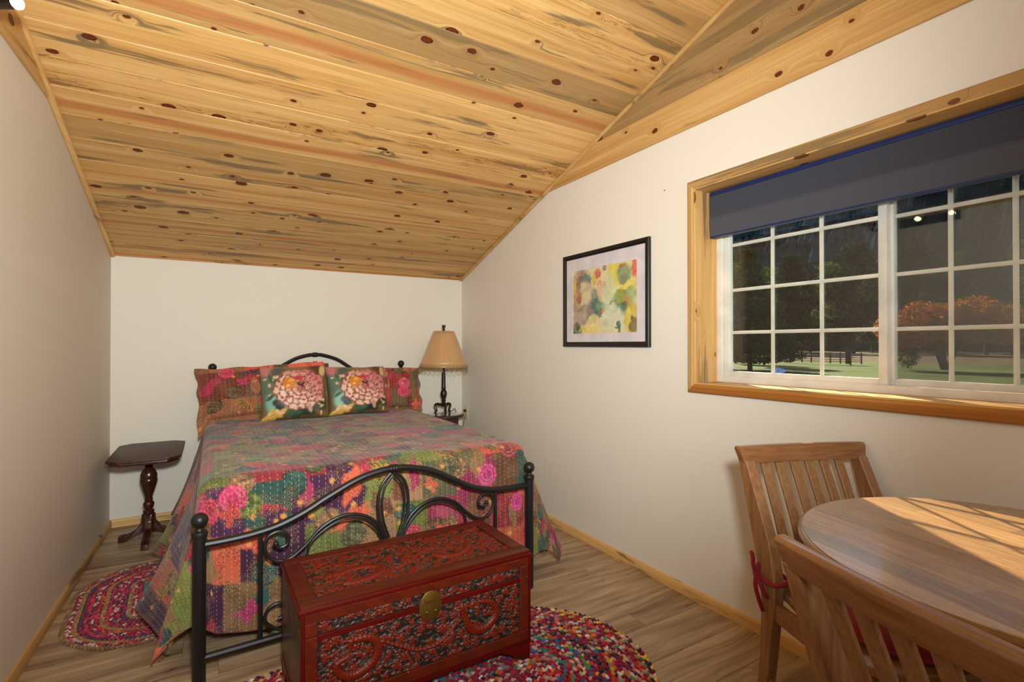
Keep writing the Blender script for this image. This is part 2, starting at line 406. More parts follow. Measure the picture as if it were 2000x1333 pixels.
# ------------------------------------------------------------------ ROOM SHELL
g = Geo(); g.box(((xl(0) - 0.3 + XR + 0.3) / 2, (YREAR + YB) / 2, -0.06), (XR - xl(0) + 0.6, YB - YREAR + 0.4, 0.10))
floor = mk('floor', g, simple('subfloor', srgb(120, 96, 72)), smooth=False); floor['kind'] = 'structure'
PW = 0.19
pm = {}
def floor_plank(x0, x1, y0):
    L = x1 - x0; key = round(L, 3)
    if key not in pm:
        gg = Geo().box((L / 2, PW / 2, -0.005), (L - 0.0006, PW - 0.0006, 0.01))
        o = mk('plank', gg, M_floor, floor, bevel=0.0012, bseg=1, uvs=lambda c: (c.x, c.y)); pm[key] = o.data
    else:
        o = bpy.data.objects.new('plank', pm[key]); C.objects.link(o); o.parent = floor
    o.location = (x0, y0, 0)
row = 0; y = 0.42
while y < YB - 0.001:
    xs = xl(2) - 0.03; st = [0.0, 0.8, 0.4, 1.0, 0.2][row % 5]
    cuts = [xs]
    c = xs + (0.55 + st * 0.6)
    while c < XR - 0.1: cuts.append(round(c, 3)); c += 1.22
    cuts.append(XR + 0.01)
    for a, b in zip(cuts[:-1], cuts[1:]): floor_plank(a, b, y)
    y += PW; row += 1
# front of the room, out of view: one sheet of the same laminate
mk('underlay', Geo().box(((xl(0) + XR) / 2, (YREAR + 0.42) / 2, -0.005), (XR - xl(0) + 0.2, 0.42 - YREAR - 0.001, 0.01)), M_floor, floor, smooth=False, uvs=lambda c: (c.x, c.y))

# window opening
WY1, WY0, WZ0, WZ1 = 1.600, 0.150, 1.012, 1.946
def walls():
    T = 0.16
    g = Geo()
    yk = YB - (ZE - ZB) / SL
    g.prism([(YB + 0.1, 0), (YB + 0.1, ZB), (YB, ZB), (yk, ZE + 0.02), (WY1, ZE + 0.02), (WY1, 0)], 'x', XR, XR + T)
    g.prism([(WY1, 0), (WY1, WZ0), (WY0, WZ0), (WY0, 0)], 'x', XR, XR + T)
    g.prism([(WY1, WZ1), (WY1, ZE + 0.02), (WY0, ZE + 0.02), (WY0, WZ1)], 'x', XR, XR + T)
    g.prism([(WY0, 0), (WY0, ZE + 0.02), (YREAR - 0.1, ZE + 0.02), (YREAR - 0.1, 0)], 'x', XR, XR + T)
    # gable backing above
    g.prism([(yk, ZE), (YRIDGE, ZR + 0.02), (YREAR - 0.1, ZR + 0.02 - SL * (YRIDGE - YREAR + 0.1)), (YREAR - 0.1, ZE), ], 'x', XR + 0.004, XR + T)
    wr = mk('wall_right', g, M_wall, smooth=False); wr['kind'] = 'structure'
    # left wall, one degree out of parallel
    g = Geo()
    def slant(poly, d0, d1):
        n = len(poly); v = [(xl(p[0]) - d0, p[0], p[1]) for p in poly] + [(xl(p[0]) - d1, p[0], p[1]) for p in poly]
        f = [tuple(range(n)), tuple(range(n, 2 * n))[::-1]] + [(i, i + n, (i + 1) % n + n, (i + 1) % n) for i in range(n)]
        g.add(v, f)
    slant([(YB + 0.1, 0), (YB + 0.1, ZB), (YB, ZB), (yk, ZE), (YREAR - 0.1, ZE), (YREAR - 0.1, 0)], 0, 0.12)
    slant([(yk, ZE), (YRIDGE, ZR + 0.02), (YREAR - 0.1, ZR + 0.02 - SL * (YRIDGE - YREAR + 0.1)), (YREAR - 0.1, ZE)], 0.004, 0.12)
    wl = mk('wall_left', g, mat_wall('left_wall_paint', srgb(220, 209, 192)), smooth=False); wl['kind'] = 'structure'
    g = Geo().box(((XR + xl(4)) / 2, YB + 0.06, 0.95), (XR - xl(4) + 0.5, 0.12, 2.1))
    wbk = mk('wall_back', g, M_wall, smooth=False); wbk['kind'] = 'structure'
    g = Geo().box(((XR + xl(0)) / 2, YREAR - 0.06, 1.15), (XR - xl(0) + 0.5, 0.12, 2.5))
    wf = mk('wall_front', g, M_wall, smooth=False); wf['kind'] = 'structure'
    # gable cladding: horizontal boards lapped down each gable
    k = 0; z0 = ZE
    while z0 < ZR - 0.01:
        z1 = min(z0 + 0.165, ZR - 0.002)
        ya0 = YB - (z0 - ZB) / SL; ya1 = YB - (z1 - ZB) / SL
        yb = lambda z: max(YREAR, YRIDGE - (ZR - z) / SL)
        poly = [(ya0, z0 + 0.0006), (ya1, z1 - 0.0006), (yb(z1), z1 - 0.0006), (yb(z0), z0 + 0.0006)]
        for side in (0, 1):
            gg = Geo()
            if side == 0: gg.prism(poly, 'x', XR - 0.013, XR + 0.003)
            else:
                n = 4; v = [(xl(p[0]) + 0.013, p[0], p[1]) for p in poly] + [(xl(p[0]) - 0.003, p[0], p[1]) for p in poly]
                gg.add(v, [(0, 1, 2, 3), (7, 6, 5, 4)] + [(i, i + 4, (i + 1) % 4 + 4, (i + 1) % 4) for i in range(4)])
            o = mk('plank', gg, M_pine, wr if side == 0 else wl, bevel=0.0025, bseg=1, uvs=lambda c, z0=z0: (c.y, c.z - z0))
            o.color = [(0.0, 0.80, 0.0, .3), (0.0, 0.66, 0.0, .5), (0.0, 0.9, 0.0, .5), (0.3, 0.5, 0, .5), (0, .6, 0, .5)][k % 5]
            if k == 0: o.color = (0.0, 0.28, 0.0, .4)
            if k == 1: o.color = (0.0, 0.86, 0.0, .4)
        z0 = z1; k += 1
    return wr, wl
wall_right, wall_left = walls()

# ceiling: plank boarded slope
cosS = 1 / math.sqrt(1 + SL * SL); ang = math.atan(SL)
g = Geo()
x0, x1 = xl(0) - 0.12, XR + 0.16
for (ya, za, yb_, zb_) in ((YB + 0.12, zs(YB + 0.12), YRIDGE, ZR), (YRIDGE, ZR, YREAR - 0.12, ZR - SL * (YRIDGE - YREAR + 0.12))):
    lift = 0.016
    v = [(x, yy, zz + lift + dz) for x in (x0, x1) for (yy, zz) in ((ya, za), (yb_, zb_)) for dz in (0, 0.12)]
    g.add(v, [(0, 2, 3, 1), (4, 5, 7, 6), (0, 4, 6, 2), (1, 3, 7, 5), (0, 1, 5, 4), (2, 6, 7, 3)])
ceil = mk('ceiling', g, M_trim, smooth=False, uvs=lambda c: (c.x, c.y)); ceil['kind'] = 'structure'
PC = 0.165
params = {-14: (0, .4, 0, .5), -13: (0.3, .4, 0, .5), -12: (0, .5, 0, .5), -11: (0, .3, .3, .5), -10: (0.5, .5, 0, .4), -9: (0.0, .3, 0.2, .5), -8: (0.0, 0.72, 0.0, .5), -7: (0.0, 0.35, 0.75, .5), -6: (0.0, 0.55, 0.0, .5), -5: (0.0, 0.86, 0.0, .5),
          -4: (0.95, 0.5, 0.0, .60), -3: (0.0, 0.40, 0.0, .5), -2: (0.0, 0.46, 0.0, .5), -1: (0.0, 0.36, 1.0, .5), 0: (0.85, 0.55, 0.0, .62), 1: (0.0, 0.62, 0.0, .5), 2: (0.12, 0.44, 0.0, .55), 3: (0.22, 0.45, 0.0, .55),
          4: (0.35, 0.62, 0.0, .4), 5: (0.0, 0.6, 0.0, .5), 6: (0.5, 0.58, 0.0, .6), 7: (0.3, 0.45, 0.0, .5), 8: (0.6, 0.5, 0.0, .5), 9: (0.4, .4, 0, .5)}
cp_mesh = None
LX = XR - xl(0) + 0.04
for k in range(-14, 10):
    s1 = 2.895 + PC * (k + 1)            # slant distance of the lower edge, measured from y = 0
    ye = s1 * cosS
    if ye > YB + 0.14 or (s1 - PC) * cosS < YRIDGE - 0.1: continue
    if cp_mesh is None:
        gg = Geo().box((LX / 2, PC / 2, 0.0075), (LX, PC - 0.0004, 0.015))
        o = mk('plank', gg, M_pine, ceil, bevel=0.0028, bseg=1, uvs=lambda c: (c.x, c.y)); cp_mesh = o.data
    else:
        o = bpy.data.objects.new('plank', cp_mesh); C.objects.link(o); o.parent = ceil
    y0 = (s1 - PC) * cosS
    o.location = (xl(0) - 0.02, y0, zs(y0)); o.rotation_euler = (-ang, 0, 0)
    o.color = params.get(k, (0, .4, 0, .5))

# rake mouldings (quarter round) and the fillet along the head of the back wall
def moulding(name, a, b, r, mat, side):
    gg = Geo(); a = Vector(a); b = Vector(b)
    gg.tube([a, b], r, seg=10)
    L = (b - a).length; d = (b - a).normalized()
    o = mk(name, gg, mat, uvs=lambda c: ((Vector(c) - a).dot(d), (c.x + c.z) * 0.5)); o['kind'] = 'structure'; o.color = (0.1, .3, 0, .5); return o
moulding('trim_1', (XR - 0.010, YB, ZB - 0.008), (XR - 0.016, YRIDGE, ZR - 0.012), 0.013, M_trim, 1)
moulding('trim_2', (xl(YB) + 0.010, YB, ZB - 0.008), (xl(YRIDGE) + 0.016, YRIDGE, ZR - 0.012), 0.014, M_trim, -1)
o = mk('trim_3', Geo().box(((XR + xl(YB)) / 2, YB - 0.004, ZB - 0.0035), (XR - xl(YB), 0.008, 0.011)), M_sill, uvs=lambda c: (c.x, c.z)); o['kind'] = 'structure'; o.color = (1, 0, 0, .5)

def baseboard(name, p, q, inward):
    p = Vector((*p, 0)); q = Vector((*q, 0)); d = (q - p).normalized(); L = (q - p).length; n = Vector((*inward, 0))
    prof = [(0, 0), (0.013, 0), (0.013, 0.040), (0.009, 0.048), (0.002, 0.050), (0, 0.050)]
    v = [p + n * a + Vector((0, 0, z)) for a, z in prof] + [q + n * a + Vector((0, 0, z)) for a, z in prof]
    k = len(prof); f = [tuple(range(k)), tuple(range(k, 2 * k))[::-1]] + [(i, i + k, (i + 1) % k + k, (i + 1) % k) for i in range(k)]
    o = mk(name, Geo().add(v, f), M_trim, uvs=lambda c: ((Vector(c) - p).dot(d), c.z + 0.03)); o['kind'] = 'structure'; o.color = (0.0, .55, 0, .3); return o
baseboard('baseboard_right', (XR, YREAR), (XR, YB), (-1, 0))
baseboard('baseboard_left', (xl(YREAR), YREAR), (xl(YB), YB), (1, 0))
baseboard('baseboard_back', (xl(YB), YB), (XR, YB), (0, -1))

# ------------------------------------------------------------------ WINDOW
win = sroot('window_1')
CY1, CY0, CZ1, CZ0 = 1.635, 0.115, 1.978, 0.978; CWD = 0.045
def casing(a, b, inward, color, mat, vertical):
    """a,b outer corners (y,z); mitred board with a raised inner bead"""
    a = Vector((0, *a)); b = Vector((0, *b)); d = (b - a).normalized(); n = Vector((0, *inward))
    prof = [(0, 0.0), (0, 0.014), (0.006, 0.019), (0.030, 0.024), (0.036, 0.021), (0.041, 0.021), (CWD, 0.016), (CWD, 0.0)]
    v = []
    for end, sgn in ((a, 1), (b, -1)):
        for w_, t in prof: v.append(end + n * w_ + d * sgn * w_ + Vector((XR - t, 0, 0)))
    k = len(prof); f = [tuple(range(k)), tuple(range(k, 2 * k))[::-1]] + [(i, i + k, (i + 1) % k + k, (i + 1) % k) for i in range(k)]
    o = mk('casing', Geo().add(v, f), mat, win, angle=20, uvs=(lambda c: (c.z, c.y)) if vertical else (lambda c: (c.y, c.z))); o.color = color
casing((CY1, CZ0), (CY1, CZ1), (-1, 0), (0, .1, 0, .5), M_trim, True)
casing((CY0, CZ1), (CY0, CZ0), (1, 0), (0, .1, 0, .5), M_trim, True)
casing((CY1, CZ1), (CY0, CZ1), (0, -1), (0, .8, 0, .5), M_trim, False)
casing((CY0, CZ0), (CY1, CZ0), (0, 1), (0.3, .1, 0, .5), M_sill, False)
XF = 2.098
JY1, JY0, JZ1, JZ0 = 1.588, 0.162, 1.931, 1.026
xm = (XR + XF) / 2; xd = XF - XR + 0.04
for (c, d, vert, nm, mt) in (((xm, (JY1 + WY1) / 2, (WZ0 + WZ1) / 2), (xd, WY1 - JY1, WZ1 - WZ0), 1, 'jamb', M_trim), ((xm, (JY0 + WY0) / 2, (WZ0 + WZ1) / 2), (xd, JY0 - WY0, WZ1 - WZ0), 1, 'jamb', M_trim),
                         ((xm, (JY1 + JY0) / 2, (JZ1 + WZ1) / 2), (xd, JY1 - JY0, WZ1 - JZ1), 0, 'head', M_trim), ((xm, (JY1 + JY0) / 2, (JZ0 + WZ0) / 2), (xd, JY1 - JY0, JZ0 - WZ0), 0, 'sill', M_trim)):
    o = mk(nm, Geo().box(c, d), mt, win, bevel=0.001, bseg=1, uvs=(lambda c: (c.z, c.x)) if vert else (lambda c: (c.y, c.x))); o.color = (0.1, .35, 0, .5)
# vinyl frame and sashes
fr = Geo(); FW = 0.030
def ring(g, xa, xb, y0, y1, z0, z1, w_):
    g.box(((xa + xb) / 2, y0 + w_ / 2, (z0 + z1) / 2), (xb - xa, w_, z1 - z0)); g.box(((xa + xb) / 2, y1 - w_ / 2, (z0 + z1) / 2), (xb - xa, w_, z1 - z0))
    g.box(((xa + xb) / 2, (y0 + y1) / 2, z0 + w_ / 2), (xb - xa, y1 - y0 - 2 * w_, w_)); g.box(((xa + xb) / 2, (y0 + y1) / 2, z1 - w_ / 2), (xb - xa, y1 - y0 - 2 * w_, w_))
ring(fr, XF, XF + 0.075, JY0, JY1, JZ0, JZ1, FW)
mk('frame', fr, M_white, win, bevel=0.002)
def glassmat(name, tint=(1, 1, 1, 1), refl=1.0):
    m = M(name); m.t.nodes.remove(m.b)
    tr = m.n('BsdfTransparent'); tr.inputs[0].default_value = tint
    gl = m.n('BsdfGlossy'); gl.inputs['Roughness'].default_value = 0.0; gl.inputs[0].default_value = (1, 1, 1, 1)
    fz = m.n('LayerWeight'); fz.inputs[0].default_value = 0.5
    fr_ = m.math('ADD', m.math('MULTIPLY', m.math('POWER', fz.outputs['Facing'], 5.0), 0.8), 0.05)
    mx = m.n('MixShader'); m.l(m.math('MULTIPLY', fr_, refl), mx.inputs[0]); m.l(tr.outputs[0], mx.inputs[1]); m.l(gl.outputs[0], mx.inputs[2]); m.l(mx.outputs[0], m.out.inputs[0])
    return m.m
M_glass = glassmat('window_glass', (0.93, 0.95, 0.95, 1))
def sash(y0, y1, xa, ncol, screen):
    z0, z1 = 1.050, 1.905
    s_ = Geo(); ring(s_, xa, xa + 0.030, y0, y1, z0, z1, 0.028)
    so = mk('sash', s_, M_white, win, bevel=0.002)
    gy0, gy1, gz0, gz1 = y0 + 0.028, y1 - 0.028, z0 + 0.028, z1 - 0.028
    for xx in (xa + 0.008, xa + 0.022):
        mk('pane', Geo().add([(xx, gy0, gz0), (xx, gy1, gz0), (xx, gy1, gz1), (xx, gy0, gz1)], [(0, 1, 2, 3)]), M_glass, so, smooth=False)
    for i in range(1, ncol):
        yy = gy1 + (gy0 - gy1) * i / ncol
        mk('muntin', Geo().box((xa + 0.015, yy, (gz0 + gz1) / 2), (0.008, 0.014, gz1 - gz0)), M_white, so, bevel=0.002)
    for i in (1, 2, 3):
        zz = 1.078 + [0, .183, .383, .597][i]
        mk('muntin', Geo().box((xa + 0.015, (gy0 + gy1) / 2, zz), (0.0081, gy1 - gy0, 0.0145)), M_white, so, bevel=0.002)
    return so
sash(0.876, JY1 - FW - 0.002 , XF + 0.012, 3, False)
so2 = sash(JY0 + FW + 0.002, 0.895, XF + 0.043, 4, True)
# insect screen outside the right hand light
m = M('insect_mesh'); m.t.nodes.remove(m.b)
tr = m.n('BsdfTransparent'); df = m.n('BsdfDiffuse'); df.inputs[0].default_value = srgb(44, 44, 42); mx = m.n('MixShader'); nz = m.noise(m.coord(), 30, 2)
m.l(m.maprange(nz, 0, 1, 0.36, 0.42, False), mx.inputs[0]); m.l(tr.outputs[0], mx.inputs[1]); m.l(df.outputs[0], mx.inputs[2]); m.l(mx.outputs[0], m.out.inputs[0])
mk('insect_screen', Geo().box((XF + 0.0785, (0.87 + JY0) / 2, 1.478), (0.001, 0.87 - JY0, 0.90)), m.m, so2, smooth=False)

# cellular blind
m = M('blind_cloth'); co = m.coord(); nz = m.noise(m.vmul(co, (1, 90, 900)), 1.0, 3)
m.set(color=m.mix(nz, srgb(52, 54, 66), srgb(84, 84, 92)), rough=0.85); m.bump(nz, 0.2, 0.001); M_blind = m.m
blind = thing('window_blind', 'navy and grey cellular blind, half lowered over the window', 'blind', (2.05, 0.875, 1.926))
BW = 1.402; xb = 0.0
M_navy = simple('navy_rail', srgb(22, 40, 92), 0.45)
mk('head_rail', Geo().box((xb, 0, -0.009), (0.036, BW, 0.018)), M_navy, blind, bevel=0.003)
mk('bottom_rail', Geo().box((xb, 0, -0.212), (0.030, BW, 0.008)), M_navy, blind, bevel=0.002)
prof = []; zt = -0.018
for i in range(14):                       # stacked cells
    z_ = zt - 0.102 * i / 14; prof += [(-0.016, z_ - 0.0004), (-0.0195, z_ - 0.0036), (-0.016, z_ - 0.0068)]
prof += [(-0.016, zt - 0.104), (-0.019, zt - 0.112), (-0.017, zt - 0.150), (-0.015, -0.2085)]
full = prof + [(-a, b) for a, b in prof[::-1]]
mk('cells', Geo().prism([(a, b) for a, b in full], 'y', -BW / 2, BW / 2), M_blind, blind, smooth=False)

# ------------------------------------------------------------------ PAINTING ON GRIDS (cloth prints, relief)
rng = np.random.default_rng(11)
class Canvas:
    def __init__(s, w_, h_, res, base=(0.5, 0.4, 0.3)):
        s.w, s.h = w_, h_; s.nx = int(w_ / res) + 1; s.ny = int(h_ / res) + 1; s.res = res
        s.x = np.linspace(0, w_, s.nx)[:, None]; s.y = np.linspace(0, h_, s.ny)[None, :]
        s.c = np.zeros((s.nx, s.ny, 3)) + np.array(base); s.H = np.zeros((s.nx, s.ny))
    def win(s, cx, cy, r):
        i0, i1 = max(0, int((cx - r) / s.w * (s.nx - 1))), min(s.nx, int((cx + r) / s.w * (s.nx - 1)) + 2)
        j0, j1 = max(0, int((cy - r) / s.h * (s.ny - 1))), min(s.ny, int((cy + r) / s.h * (s.ny - 1)) + 2)
        return slice(i0, i1), slice(j0, j1)
    def blob(s, cx, cy, rx, ry=None, rot=0.0, col=None, soft=0.25, wob=0.0, a=1.0, h=None, lobes=5, ph=0.0, hmode='dome'):
        ry = rx if ry is None else ry; sx, sy = s.win(cx, cy, max(rx, ry) * (1.2 + wob))
        if sx.start >= sx.stop or sy.start >= sy.stop: return
        X = s.x[sx] - cx; Y = s.y[:, sy] - cy; c, sn = math.cos(rot), math.sin(rot)
        U = (X * c + Y * sn) / rx; V = (-X * sn + Y * c) / ry; r = np.sqrt(U * U + V * V)
        if wob: r = r / (1 + wob * np.sin(lobes * np.arctan2(V, U) + ph))
        mk_ = np.clip((1 + soft / 2 - r) / soft, 0, 1) * a
        if col is not None: s.c[sx, sy] = s.c[sx, sy] * (1 - mk_[..., None]) + np.array(col) * mk_[..., None]
        if h is not None:
            dome = h * np.sqrt(np.clip(1 - r * r, 0, 1)) if hmode == 'dome' else h * np.clip((1 - r) / 0.25, 0, 1)
            s.H[sx, sy] = np.maximum(s.H[sx, sy], dome)
    def stroke(s, pts, rad, col=None, soft=0.3, h=None, a=1.0):
        n = len(pts); rad = rad if hasattr(rad, '__len__') else [rad] * n
        for i in range(n - 1):
            p, q = pts[i], pts[i + 1]; L = math.hypot(q[0] - p[0], q[1] - p[1]); k = max(1, int(L / (0.4 * max(rad[i], s.res))))
            for t in range(k):
                f = t / k; s.blob(p[0] + (q[0] - p[0]) * f, p[1] + (q[1] - p[1]) * f, rad[i] + (rad[i + 1] - rad[i]) * f, col=col, soft=soft, h=h, a=a)
rgb = lambda r, g, b: np.array((r, g, b)) / 255.0
PAL = [rgb(150, 108, 66), rgb(128, 78, 48), rgb(176, 28, 82), rgb(168, 24, 44), rgb(126, 132, 58), rgb(58, 92, 82), rgb(224, 82, 28), rgb(84, 38, 74), rgb(168, 120, 76), rgb(104, 96, 66), rgb(190, 36, 96), rgb(120, 62, 46)]
def quilt_print(w_, h_, res, seed=1):
    r_ = random.Random(seed); cv = Canvas(w_, h_, res, PAL[0])
    U = r_.uniform
    # patchwork
    MUT = [PAL[0], PAL[1], PAL[4], PAL[5], PAL[8], PAL[9], PAL[11], PAL[0], PAL[4], PAL[2], PAL[3], PAL[7], PAL[6]]
    y = 0
    while y < h_:
        hh = U(0.16, 0.26); x = -U(0, 0.15)
        while x < w_:
            ww = U(0.12, 0.24); col = r_.choice(MUT) * U(0.85, 1.08)
            i0, i1 = np.searchsorted(cv.x[:, 0], [x, x + ww]); j0, j1 = np.searchsorted(cv.y[0], [y, y + hh])
            cv.c[i0:i1, j0:j1] = col; x += ww
        y += hh
    for k in range(int(w_ * h_ * 34)):        # large soft edged leaves and gourds
        cv.blob(U(0, w_), U(0, h_), U(0.035, 0.08), U(0.02, 0.05), U(0, 3.1), r_.choice(MUT), 0.12, U(0.05, 0.25), lobes=r_.choice([3, 4, 5, 7]), ph=U(0, 6))
    for k in range(int(w_ * h_ * 16)):        # dotted gourds
        cx, cy, rr = U(0, w_), U(0, h_), U(0.045, 0.07); base = r_.choice([PAL[1], PAL[0], PAL[9], PAL[11], PAL[8], PAL[5], PAL[4]]); cv.blob(cx, cy, rr, rr * 0.8, U(0, 3), base * 0.7, 0.08); cv.blob(cx, cy, rr * .93, rr * 0.73, U(0, 3), base, 0.1)
        for q in range(40):
            a_, b_ = U(0, 6.28), rr * 0.8 * math.sqrt(U(0, 1)); cv.blob(cx + b_ * math.cos(a_), cy + b_ * 0.8 * math.sin(a_), res * 0.9, col=(base * 0.55 + 0.08) if q % 3 else base * 1.25, soft=0.6)
    for k in range(int(w_ * h_ * 10)):        # peonies
        cx, cy, rr = U(0, w_), U(0, h_), U(0.036, 0.055); base = r_.choice([rgb(206, 20, 84), rgb(178, 18, 50), rgb(196, 30, 110), rgb(190, 20, 24), rgb(150, 50, 60), rgb(140, 36, 60)])
        cv.blob(cx, cy, rr, rr, 0, base, 0.1, 0.07, lobes=11)
        for rg in (0.78, 0.45):
            for q in range(int(9 * rg) + 3):
                a_ = 6.28 * q / (int(9 * rg) + 3) + rg
                cv.blob(cx + rr * rg * math.cos(a_), cy + rr * rg * math.sin(a_), rr * 0.22, rr * 0.16, a_ + 1.57, np.clip(base * 1.18 + 0.10, 0, 1), 0.5)
                cv.blob(cx + rr * (rg - 0.1) * math.cos(a_), cy + rr * (rg - 0.1) * math.sin(a_), rr * 0.17, rr * 0.12, a_ + 1.57, base * 0.85, 0.5)
    for k in range(int(w_ * h_ * 8)):         # vermilion scraps with scalloped edges
        cv.blob(U(0, w_), U(0, h_), U(0.025, 0.05), U(0.02, 0.04), U(0, 3), r_.choice([rgb(222, 70, 20), rgb(200, 26, 24), rgb(190, 24, 100), PAL[7]]), 0.08, 0.3, lobes=4, ph=U(0, 6))
    for k in range(int(w_ * h_ * 9)):         # fans of leaves stitched in yellow
        cx, cy, a0 = U(0, w_), U(0, h_), U(0, 6.28)
        for q in range(5):
            a_ = a0 + (q - 2) * 0.5; L = U(0.03, 0.05)
            mx_, my_ = cx + L * math.cos(a_), cy + L * math.sin(a_)
            cv.blob(mx_, my_, L * 0.75, 0.009, a_, rgb(206, 150, 44), 0.3); cv.blob(mx_, my_, L * 0.62, 0.0055, a_, rgb(96, 96, 44), 0.4)
    for k in range(int(w_ * h_ * 34)):        # little yellow flowers
        cx, cy = U(0, w_), U(0, h_)
        for q in range(4): cv.blob(cx + 0.006 * math.cos(q * 1.57), cy + 0.006 * math.sin(q * 1.57), 0.006, col=rgb(230, 150, 40), soft=0.5)
    return cv

M_quilt = mat_attr('kantha_quilt', rough=0.9, weave=260, stitch=True, sheen=0.15, spec=0.15)

# ------------------------------------------------------------------ BED
bed = thing('iron_bed', 'black iron double bed with scrolled footboard and arched headboard', 'bed', (0.68, 3.1, 0))
def fpt(A, d, s_, z, origin=(0.68, 3.1)): return (A[0] + d[0] * s_ - origin[0], A[1] + d[1] * s_ - origin[1], z)
def smooth_path(pts, k=4):
    out = []; P = [Vector(p) for p in pts]; n = len(P)
    for i in range(n - 1):
        p0, p1, p2, p3 = P[max(i - 1, 0)], P[i], P[i + 1], P[min(i + 2, n - 1)]
        for t in range(k):
            t = t / k; out.append(0.5 * ((2 * p1) + (p2 - p0) * t + (2 * p0 - 5 * p1 + 4 * p2 - p3) * t * t + (3 * p1 - p0 - 3 * p2 + p3) * t ** 3))
    out.append(P[-1]); return out
def bed_end(A, B, zpost, railpts, name, scale=1.0, dz=0.0, zlow=0.117, foot=True):
    A = Vector(A); B = Vector(B); d = (B - A).normalized(); L = (B - A).length
    end = mk(name, Geo().tube([fpt(A, d, s_ * L / 1.39, z) for s_, z in [(p.x, p.y) for p in smooth_path([(a, b, 0) for a, b in railpts], 5)]], 0.0135, 10), M_metal, bed)
    for s_ in (0, L):
        px, py, _ = fpt(A, d, s_, 0)
        mk('post', Geo().lathe([(0.019, 0.0), (0.021, 0.004), (0.021, zpost - 0.085), (0.024, zpost - 0.083), (0.026, zpost - 0.072), (0.024, zpost - 0.064), (0.016, zpost - 0.060), (0.012, zpost - 0.052), (0.013, zpost - 0.046)], (px, py, 0), 20), M_metal, bed)
        mk('ball_finial', Geo().sphere((px, py, zpost - 0.026), 0.027, 18, 12), M_metal, bed)
    def seg(pts, r, nm, sub=True, k=5):
        P = [fpt(A, d, p.x * L / 1.39, p.y) for p in smooth_path([(a, b, 0) for a, b in pts], k)]
        mk(nm, Geo().tube(P, r, 8), M_metal, end)
    o_ = dz
    seg([(0.0, zlow), (1.39, zlow)], 0.0115, 'lower_rail', k=1)
    for sb in (0.191, 1.195): seg([(sb, zlow), (sb, 0.505 + o_)], 0.008, 'spindle', k=1)
    m_ = 0.694
    for sg in (-1, 1):
        X = lambda q: m_ + sg * q
        seg([(X(0.004), 0.672 + o_), (X(0.050), 0.620 + o_), (X(0.066), 0.545 + o_), (X(0.058), 0.470 + o_), (X(0.034), 0.400 + o_), (X(0.020), 0.36 + o_), (X(0.03), 0.28 + o_), (X(0.03), zlow)], 0.0062, 'leaf_loop')
        seg([(X(0.004), 0.655 + o_), (X(0.036), 0.610 + o_), (X(0.049), 0.545 + o_), (X(0.042), 0.470 + o_), (X(0.018), 0.395 + o_)], 0.0045, 'leaf_loop')
        arch = [(X(0.026), 0.36 + o_), (X(0.045), 0.415 + o_), (X(0.078), 0.473 + o_), (X(0.140), 0.513 + o_), (X(0.215), 0.521 + o_), (X(0.290), 0.490 + o_), (X(0.345), 0.437 + o_), (X(0.405), 0.396 + o_), (X(0.458), 0.402 + o_), (X(0.489), 0.445 + o_), (X(0.480), 0.491 + o_), (X(0.444), 0.506 + o_), (X(0.412), 0.488 + o_), (X(0.412), 0.455 + o_), (X(0.438), 0.445 + o_), (X(0.452), 0.462 + o_)]
        seg(arch, 0.0068, 'scroll')
        mk('scroll_knob', Geo().sphere(fpt(A, d, (X(0.452)) * L / 1.39, 0.462 + o_), 0.0105, 10, 7), M_metal, end)
        seg([(X(0.034), 0.36 + o_), (X(0.056), 0.415 + o_), (X(0.09), 0.463 + o_), (X(0.145), 0.499 + o_), (X(0.212), 0.506 + o_), (X(0.275), 0.482 + o_), (X(0.33), 0.438 + o_), (X(0.345), 0.38 + o_)], 0.005, 'scroll')
        seg([(X(0.36), zlow), (X(0.345), 0.20), (X(0.385), 0.30), (X(0.345), 0.38 + o_)], 0.005, 'scroll')
        seg([(X(0.36), 0.125), (X(0.43), 0.135), (X(0.486), 0.180), (X(0.478), 0.225), (X(0.445), 0.240), (X(0.415), 0.222), (X(0.418), 0.190), (X(0.444), 0.182)], 0.0065, 'scroll')
    for k in (-0.012, 0, 0.012): mk('collar', Geo().lathe([(0.0165, -0.005), (0.018, 0), (0.0165, 0.005)], (0, 0, 0), 14), M_metal, end, loc=fpt(A, d, (m_ + k) * L / 1.39, railpts[len(railpts) // 2][1] + 0.000), rot=(0, R(90), math.atan2(d.y, d.x)))
    return end
RAIL = [(0.0, 0.508), (0.10, 0.509), (0.184, 0.516), (0.260, 0.531), (0.345, 0.563), (0.427, 0.605), (0.547, 0.658), (0.640, 0.679), (0.694, 0.682), (0.75, 0.679), (0.86, 0.652), (0.955, 0.605), (1.045, 0.557), (1.125, 0.528), (1.20, 0.514), (1.29, 0.510), (1.39, 0.508)]
bed_end((-0.0365, 2.056), (1.353, 2.107), 0.620, RAIL, 'footboard')
HR = [(a, b - 0.508 + 0.90 + (b - 0.508) * 0.30) for a, b in RAIL]
bed_end((0.0, 4.13), (1.367, 4.13), 1.070, HR, 'headboard', dz=0.40, zlow=0.30)
for sx, xx in ((0, -0.0), (1, 1.35)):
    mk('side_rail', Geo().box((xx - 0.68 + (0.02 if sx == 0 else -0.02), 0.0, 0.25), (0.03, 1.76, 0.05)), M_metal, bed, bevel=0.003)
for (xx, yy) in ((0.12, 2.75), (1.2, 2.75), (0.66, 3.2)):
    mk('leg', Geo().lathe([(0.035, 0), (0.04, 0.012), (0.036, 0.03), (0.012, 0.036), (0.012, 0.23)], (xx - 0.68, yy - 3.1, 0), 14), M_metal, bed)

